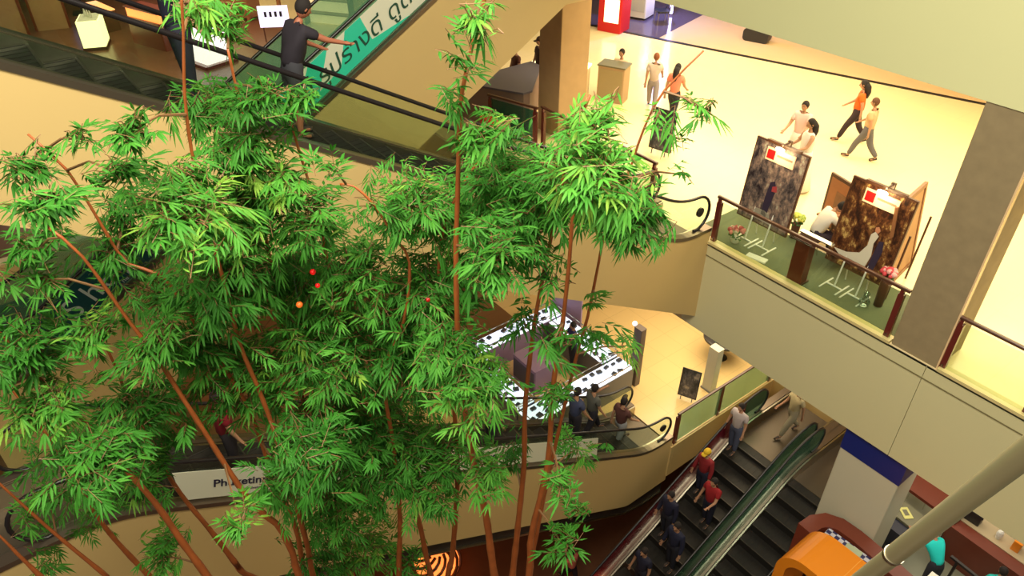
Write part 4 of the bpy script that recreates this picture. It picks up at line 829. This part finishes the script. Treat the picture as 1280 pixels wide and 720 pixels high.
SPRAYS=[
(7,-5.07,0.15,6.32,0.15,0.10,23),
(6,-4.16,0.15,6.48,0.15,0.09,34),
(7,-5.01,0.48,6.44,0.10,0.07,10),
(8,-4.22,0.64,6.74,0.10,0.09,23),
(7,-4.55,0.57,6.37,0.18,0.09,29),
(8,-4.36,0.85,6.34,0.14,0.10,25),
(8,-4.69,1.22,7.14,0.11,0.09,21),
(14,-5.27,1.59,6.85,0.11,0.15,24),
(14,-5.38,1.40,6.30,0.32,0.17,91),
(14,-4.63,1.53,6.57,0.23,0.10,45),
(15,-4.59,1.74,6.50,0.15,0.07,14),
(14,-4.83,1.36,6.20,0.30,0.20,139),
(14,-4.59,1.51,6.00,0.21,0.14,54),
(5,-3.95,1.59,6.32,0.13,0.06,8),
(8,-4.19,0.77,6.16,0.27,0.17,127),
(7,-5.51,0.65,5.64,0.20,0.16,47),
(6,-5.12,0.02,5.77,0.18,0.13,34),
(6,-5.16,-0.06,5.53,0.20,0.11,21),
(7,-5.47,0.51,5.37,0.27,0.17,56),
(14,-4.82,1.24,5.69,0.33,0.27,201),
(15,-4.44,1.59,5.74,0.20,0.21,76),
(15,-4.57,1.91,5.09,0.29,0.28,129),
(14,-5.14,1.66,4.88,0.38,0.36,230),
(8,-4.78,1.01,5.25,0.38,0.28,211),
(7,-5.44,0.67,4.94,0.31,0.20,71),
(13,-4.79,0.12,5.20,0.18,0.14,39),
(6,-4.54,0.43,5.13,0.19,0.17,51),
(9,-5.01,-0.24,5.13,0.23,0.25,85),
(9,-4.88,-0.33,4.72,0.25,0.19,78),
(13,-4.81,0.23,4.44,0.33,0.13,82),
(12,-6.01,-0.38,3.36,0.33,0.23,73),
(9,-4.24,-0.14,4.57,0.24,0.18,78),
(10,-6.33,-0.74,2.59,0.34,0.23,44),
(7,-5.15,1.04,4.02,0.45,0.35,228),
(7,-4.98,0.76,4.64,0.29,0.22,92),
(14,-4.68,1.58,4.41,0.50,0.40,366),
(5,-4.45,2.19,4.26,0.45,0.42,341),
(4,-4.24,2.42,4.86,0.41,0.33,277),
(5,-4.31,2.32,5.67,0.32,0.26,158),
(4,-4.29,2.79,5.43,0.29,0.27,134),
(4,-3.87,2.82,5.82,0.24,0.31,151),
(3,-3.29,2.27,6.59,0.12,0.12,30),
(3,-3.51,2.27,6.75,0.07,0.09,7),
(3,-3.32,2.26,6.99,0.09,0.07,8),
(3,-3.09,2.14,7.28,0.08,0.10,14),
(4,-3.65,2.78,6.32,0.12,0.10,14),
(0,-3.39,2.92,5.99,0.29,0.28,187),
(1,-2.48,2.42,6.62,0.19,0.21,159),
(2,-2.79,3.01,6.05,0.23,0.19,135),
(0,-3.17,2.93,6.46,0.13,0.13,33),
(1,-2.64,2.58,6.82,0.09,0.08,19),
(2,-2.85,3.70,6.52,0.11,0.05,8),
(2,-2.88,3.55,6.36,0.06,0.07,4),
(2,-2.89,3.35,6.52,0.06,0.08,5),
(2,-3.18,3.99,5.85,0.06,0.08,4),
(3,-3.09,2.19,5.88,0.18,0.21,88),
(3,-3.45,2.06,4.93,0.21,0.20,76),
(3,-3.18,2.08,4.81,0.24,0.24,107),
(0,-3.37,2.68,4.97,0.13,0.11,11),
(1,-2.76,2.42,5.31,0.13,0.10,10),
(2,-3.07,3.13,4.78,0.13,0.11,11),
(2,-3.18,3.60,4.39,0.12,0.08,6),
(2,-3.06,3.09,5.17,0.07,0.11,4),
(1,-2.91,2.67,4.60,0.16,0.09,14),
(2,-3.49,3.44,2.98,0.24,0.11,22),
(1,-2.57,2.40,4.15,0.08,0.12,11),
(2,-2.89,2.91,3.05,0.10,0.11,7),
(1,-2.63,2.52,3.22,0.14,0.13,14),
(15,-4.78,1.86,3.32,0.63,0.34,300),
(15,-4.54,1.94,2.99,0.53,0.34,232),
(8,-3.97,1.10,4.12,0.34,0.25,130),
(4,-4.10,2.24,3.02,0.37,0.38,173),
(14,-4.65,1.44,2.62,0.47,0.33,181),
(14,-4.81,1.67,1.45,0.46,0.29,122),
(7,-4.25,0.93,3.61,0.22,0.22,51),
(13,-5.42,0.25,3.41,0.31,0.18,44),
(9,-5.10,-0.02,3.44,0.27,0.16,32),
(12,-6.69,-0.52,1.66,0.29,0.15,20),
(9,-4.94,-0.05,2.71,0.18,0.24,39),
(11,-6.29,-0.98,1.89,0.27,0.11,13),
(6,-3.81,0.47,3.94,0.13,0.11,14),
(3,-3.20,2.20,3.79,0.19,0.19,35),
(0,-3.67,2.80,3.23,0.16,0.22,18),
(5,-4.43,1.99,1.27,0.29,0.14,21),
(0,-3.09,2.69,5.48,0.14,0.14,11),
(8,-4.78,1.14,1.70,0.32,0.16,40),
(0,-3.38,2.64,5.74,0.22,0.21,80),
]
PA, PB = Vector((-.477, 1.447, 6.10)), Vector((-.02, .861, 8.06))
r = empty('steel_pole', tuple(PA), 0, 'thick slanting steel pole close to the viewer at the bottom right', 'pole')
d = (PB-PA)
MB().tube([tuple(d*(i/40)) for i in range(41)], .0188, 32).build('tube', M['pole'], r, True)
MB().tube([tuple(d*.497), tuple(d*.503)], .0202, 24).build('joint_ring', M['steel'], r, True)

# ------------------------------------------------------------ bamboo
def stalk(i, rad, pts, label):
    P = [Vector(p) for p in pts]
    # carry the stalk on down to its planter on the ground floor
    a, b = P[0], P[2]; lean = Vector((a.x-b.x, a.y-b.y, 0))/max(.3, abs(a.z-b.z))
    base = Vector((-2.5, -.4, -12.0)); ang = i*2.4; base += Vector((math.cos(ang), math.sin(ang), 0))*(.35+.06*i)
    q = a+Vector((lean.x, lean.y, -1))*1.6
    root = empty('bamboo_stalk', tuple(base), 0, label, 'bamboo')
    full = [base]+[base.lerp(q, .5)+Vector((lean.x, lean.y, 0))*.6, q]+P
    # resample smoothly (Catmull-Rom)
    out = []; rs = []
    for k in range(len(full)-1):
        p0 = full[max(k-1, 0)]; p1 = full[k]; p2 = full[k+1]; p3 = full[min(k+2, len(full)-1)]
        n = max(2, int((p2-p1).length/.12))
        for j in range(n):
            t = j/n; out.append(.5*((2*p1)+(p2-p0)*t+(2*p0-5*p1+4*p2-p3)*t*t+(3*p1-p0-3*p2+p3)*t**3))
    out.append(full[-1])
    ztop = P[-1].z; n = len(out); acc = 0; node = 0; mb_r = []
    seg0 = P[0].z
    for k, p in enumerate(out):
        f = max(0, (p.z-seg0)/(max(x.z for x in P)-seg0+1e-6)); f = min(1, f)
        if k == n-1: f = 1
        r_ = rad*.8*(1-.74*f**.8)
        mb_r.append(max(.005, r_*(1.13 if k % 3 == 0 else 1)))
    mb = MB().tube([tuple(p-base) for p in out], mb_r, 8)
    mb.build('culm', M['culm'], root, True)
    return root, base, [p for p in out if p.z > P[0].z-.3]
WHERE = ['bamboo stalk with dense crown at the escalator landing, left of the two straight right-hand stalks', 'thick straight bamboo stalk crossing the kiosk, among the right-hand group', 'thin rightmost bamboo stalk whose bare tip leans over the bright hall', 'bamboo stalk rising straight to the top edge beside the beige wall', 'bamboo stalk just left of the straight tall one, ending below the mauve counter', 'middle bamboo stalk whose bare tip bends left against the beige wall',
 'long bamboo stalk slanting up left across the lettered panel', 'bamboo stalk with the thin bare forked tip at the upper left', 'tall bamboo stalk reaching the top edge between the two upper riders', 'thick leftmost-leaning bamboo stalk crossing the whole lower left', 'thin bamboo stalk leaving the frame low at the left edge', 'short visible bamboo stalk in the bottom left corner', 'bamboo stalk behind the thick leftmost-leaning one', 'thin bamboo stalk slanting below the dark red shirt', 'bamboo stalk under the dense crown left of centre', 'bamboo stalk in the dark middle of the clump']
roots = []; rng = random.Random(5)
for i, (rad, pts) in enumerate(CULMS): roots.append(stalk(i, rad, pts, WHERE[i]))
tag(MB().lathe([(1.7, -12.4), (1.9, -12.3), (1.9, -11.75), (1.75, -11.75), (1.7, -11.95), (.2, -11.93)], -2.5, -.4, 40).build('round_planter', mat('beige_planter', (.45, .36, .22), .5)), 'large round planter holding the bamboo clump', 'planter')
LF = [MB() for _ in roots]; TW = [MB() for _ in roots]; TN = [[] for _ in roots]
VIEW = Vector((-.8, .6, -.35))
def leaf(k, p, d, L, w, up, tone):
    d = d.normalized(); s = d.cross(up)
    if s.length < .05: s = d.orthogonal()
    s.normalize(); n = s.cross(d)
    mb = LF[k]; b = len(mb.v); droop = Vector((0, 0, -L*.34))
    a = p+d*L*.06
    m1 = p+d*L*.35+droop*.15; m2 = p+d*L*.72+droop*.5; e = p+d*L+droop
    mb.v += [tuple(a), tuple(m1+s*w-n*w*.3), tuple(m1+n*w*.25), tuple(m1-s*w-n*w*.3), tuple(m2+s*w*.62-n*w*.2), tuple(m2-s*w*.62-n*w*.2), tuple(e)]
    for q in ((b, b+1, b+2), (b, b+2, b+3), (b+1, b+4, b+2), (b+2, b+4, b+5), (b+2, b+5, b+3), (b+4, b+6, b+5)): mb.face(q)
    TN[k] += [tone]*7
for (k, cx, cy, cz, sx, sz, n) in SPRAYS:
    root, base, path = roots[k]; c = Vector((cx, cy, cz))
    side = Vector((.606, .7955, 0)); fwd = Vector((-.7955, .606, 0))
    # branch from the culm to the middle of the cluster
    near = min(path, key=lambda p: (p-c-Vector((0, 0, -sz*.8))).length)
    hub = c+Vector((0, 0, -sz*.3))
    mid = near.lerp(hub, .5)+Vector((0, 0, .08*(hub-near).length))
    if (near-hub).length > .12: TW[k].tube([tuple(near-base), tuple(mid-base), tuple(hub-base)], [.010, .008, .006], 5)
    tone0 = rng.gauss(.50, .17)
    for q in range(n):
        while True:
            a, b, g = rng.gauss(0, .48), rng.gauss(0, .46), rng.gauss(0, .6)
            if a*a+b*b < 2.2 and abs(g) < 1.3: break
        tip = c+side*(a*sx)+Vector((0, 0, 1))*(b*sz)+fwd*(g*min(.5, max(.15, (sx+sz)*.6)))
        out = (tip-hub); 
        if out.length < .03: out = Vector((rng.uniform(-1, 1), rng.uniform(-1, 1), .3))
        out.normalize()
        d = (out*.6+Vector((rng.uniform(-.8, .8), rng.uniform(-.8, .8), rng.uniform(-.75, .35)))).normalized()
        ln = rng.uniform(.10, .20); st = tip-d*ln
        if rng.random() < .45: 
            j = hub.lerp(st, rng.uniform(.2, .5)); TW[k].tube([tuple(j-base), tuple(j.lerp(st, .6)+Vector((0, 0, .02))-base), tuple(st-base)], [.004, .003, .0022], 3, cap=False)
        TW[k].tube([tuple(st-base), tuple(tip-base)], [.0025, .0015], 3, cap=False)
        tone = min(1, max(0, tone0+rng.gauss(0, .16)))
        sd = d.cross(Vector((0, 0, 1)))
        if sd.length < .1: sd = d.orthogonal()
        sd.normalize(); L0 = rng.uniform(.085, .135)
        nl = rng.randint(3, 5)
        for j in range(nl):
            f = j/(nl-1); p = st.lerp(tip, .15+.85*f)-base
            spread = 1.15-.75*f
            for sg in (-1, 1):
                dd = d+sd*sg*spread*rng.uniform(.8, 1.2)+Vector((0, 0, rng.uniform(-.35, .12)))
                leaf(k, p, dd, L0*rng.uniform(.8, 1.15)*(.8+.3*f), L0*rng.uniform(.075, .105), Vector((rng.uniform(-.4, .4), rng.uniform(-.4, .4), 1)), min(1, max(0, tone+rng.gauss(0, .07))))
        leaf(k, tip-base, d+Vector((0, 0, -.1)), L0*1.1, L0*.08, Vector((0, 0, 1)), tone)
for k, (root, base, path) in enumerate(roots):
    if LF[k].v:
        o = LF[k].build('foliage', LEAF, root); o['kind'] = 'stuff'
        at = o.data.attributes.new('tone', 'FLOAT', 'POINT'); at.data.foreach_set('value', TN[k])
    if TW[k].v: TW[k].build('twigs', M['twig'], root)['kind'] = 'stuff'
# red ornaments hanging among the leaves and the glowing lamp on the ground floor
LG = (('round red ornament hanging in the bamboo, upper one of the close pair', (-4.404, 1.542, 5.303), .022), ('round red ornament hanging in the bamboo, lower one of the close pair', (-4.344, 1.537, 5.218), .018), ('orange glowing ornament left below the red pair', (-4.367, 1.385, 5.10), .024), ('single dark red ornament further right in the bamboo', (-3.912, 2.194, 5.047), .018))
for i, (lb, p, rr) in enumerate(LG):
    r = empty('hanging_ornament', p, 0, lb, 'ornament')
    MB().ball((0, 0, 0), rr, 14, 10).build('globe', (mat('red_glow_globe', (.6, .01, .01), .25, emit=(1, .01, .01), es=.35), mat('red_glow_globe', (.6, .01, .01)), mat('orange_globe', (.8, .15, .02), .3, emit=(1, .15, .02), es=.3), mat('dark_red_globe', (.4, .01, .01), .2))[i], r, True)
    MB().tube([(0, 0, rr), (0, 0, rr+.25)], .002, 4).build('string', M['black'], r)
r = empty('lattice_lamp', (-12.0, 6.3, -12.4), 0, 'orange glowing lattice lamp on the dark ground floor', 'lamp')
MB().ball((0, 0, .9), (.7, .7, .5), 20, 12).build('globe', mat('amber_glow', (1, .3, .1), .4, emit=(1, .22, .04), es=1.6), r, True)
g = MB()
for a in range(12):
    t0 = a*math.pi/6; g.tube([(.72*math.cos(t0+s*j*.25)*math.cos(j*.24-1.2), .72*math.sin(t0+s*j*.25)*math.cos(j*.24-1.2), .9+.52*math.sin(j*.24-1.2)) for s in (1,) for j in range(11)], .05, 5)
g.build('lattice', M['wood_d'], r); MB().lathe([(.4, 0), (.35, .38)]).build('base', M['wood_d'], r)
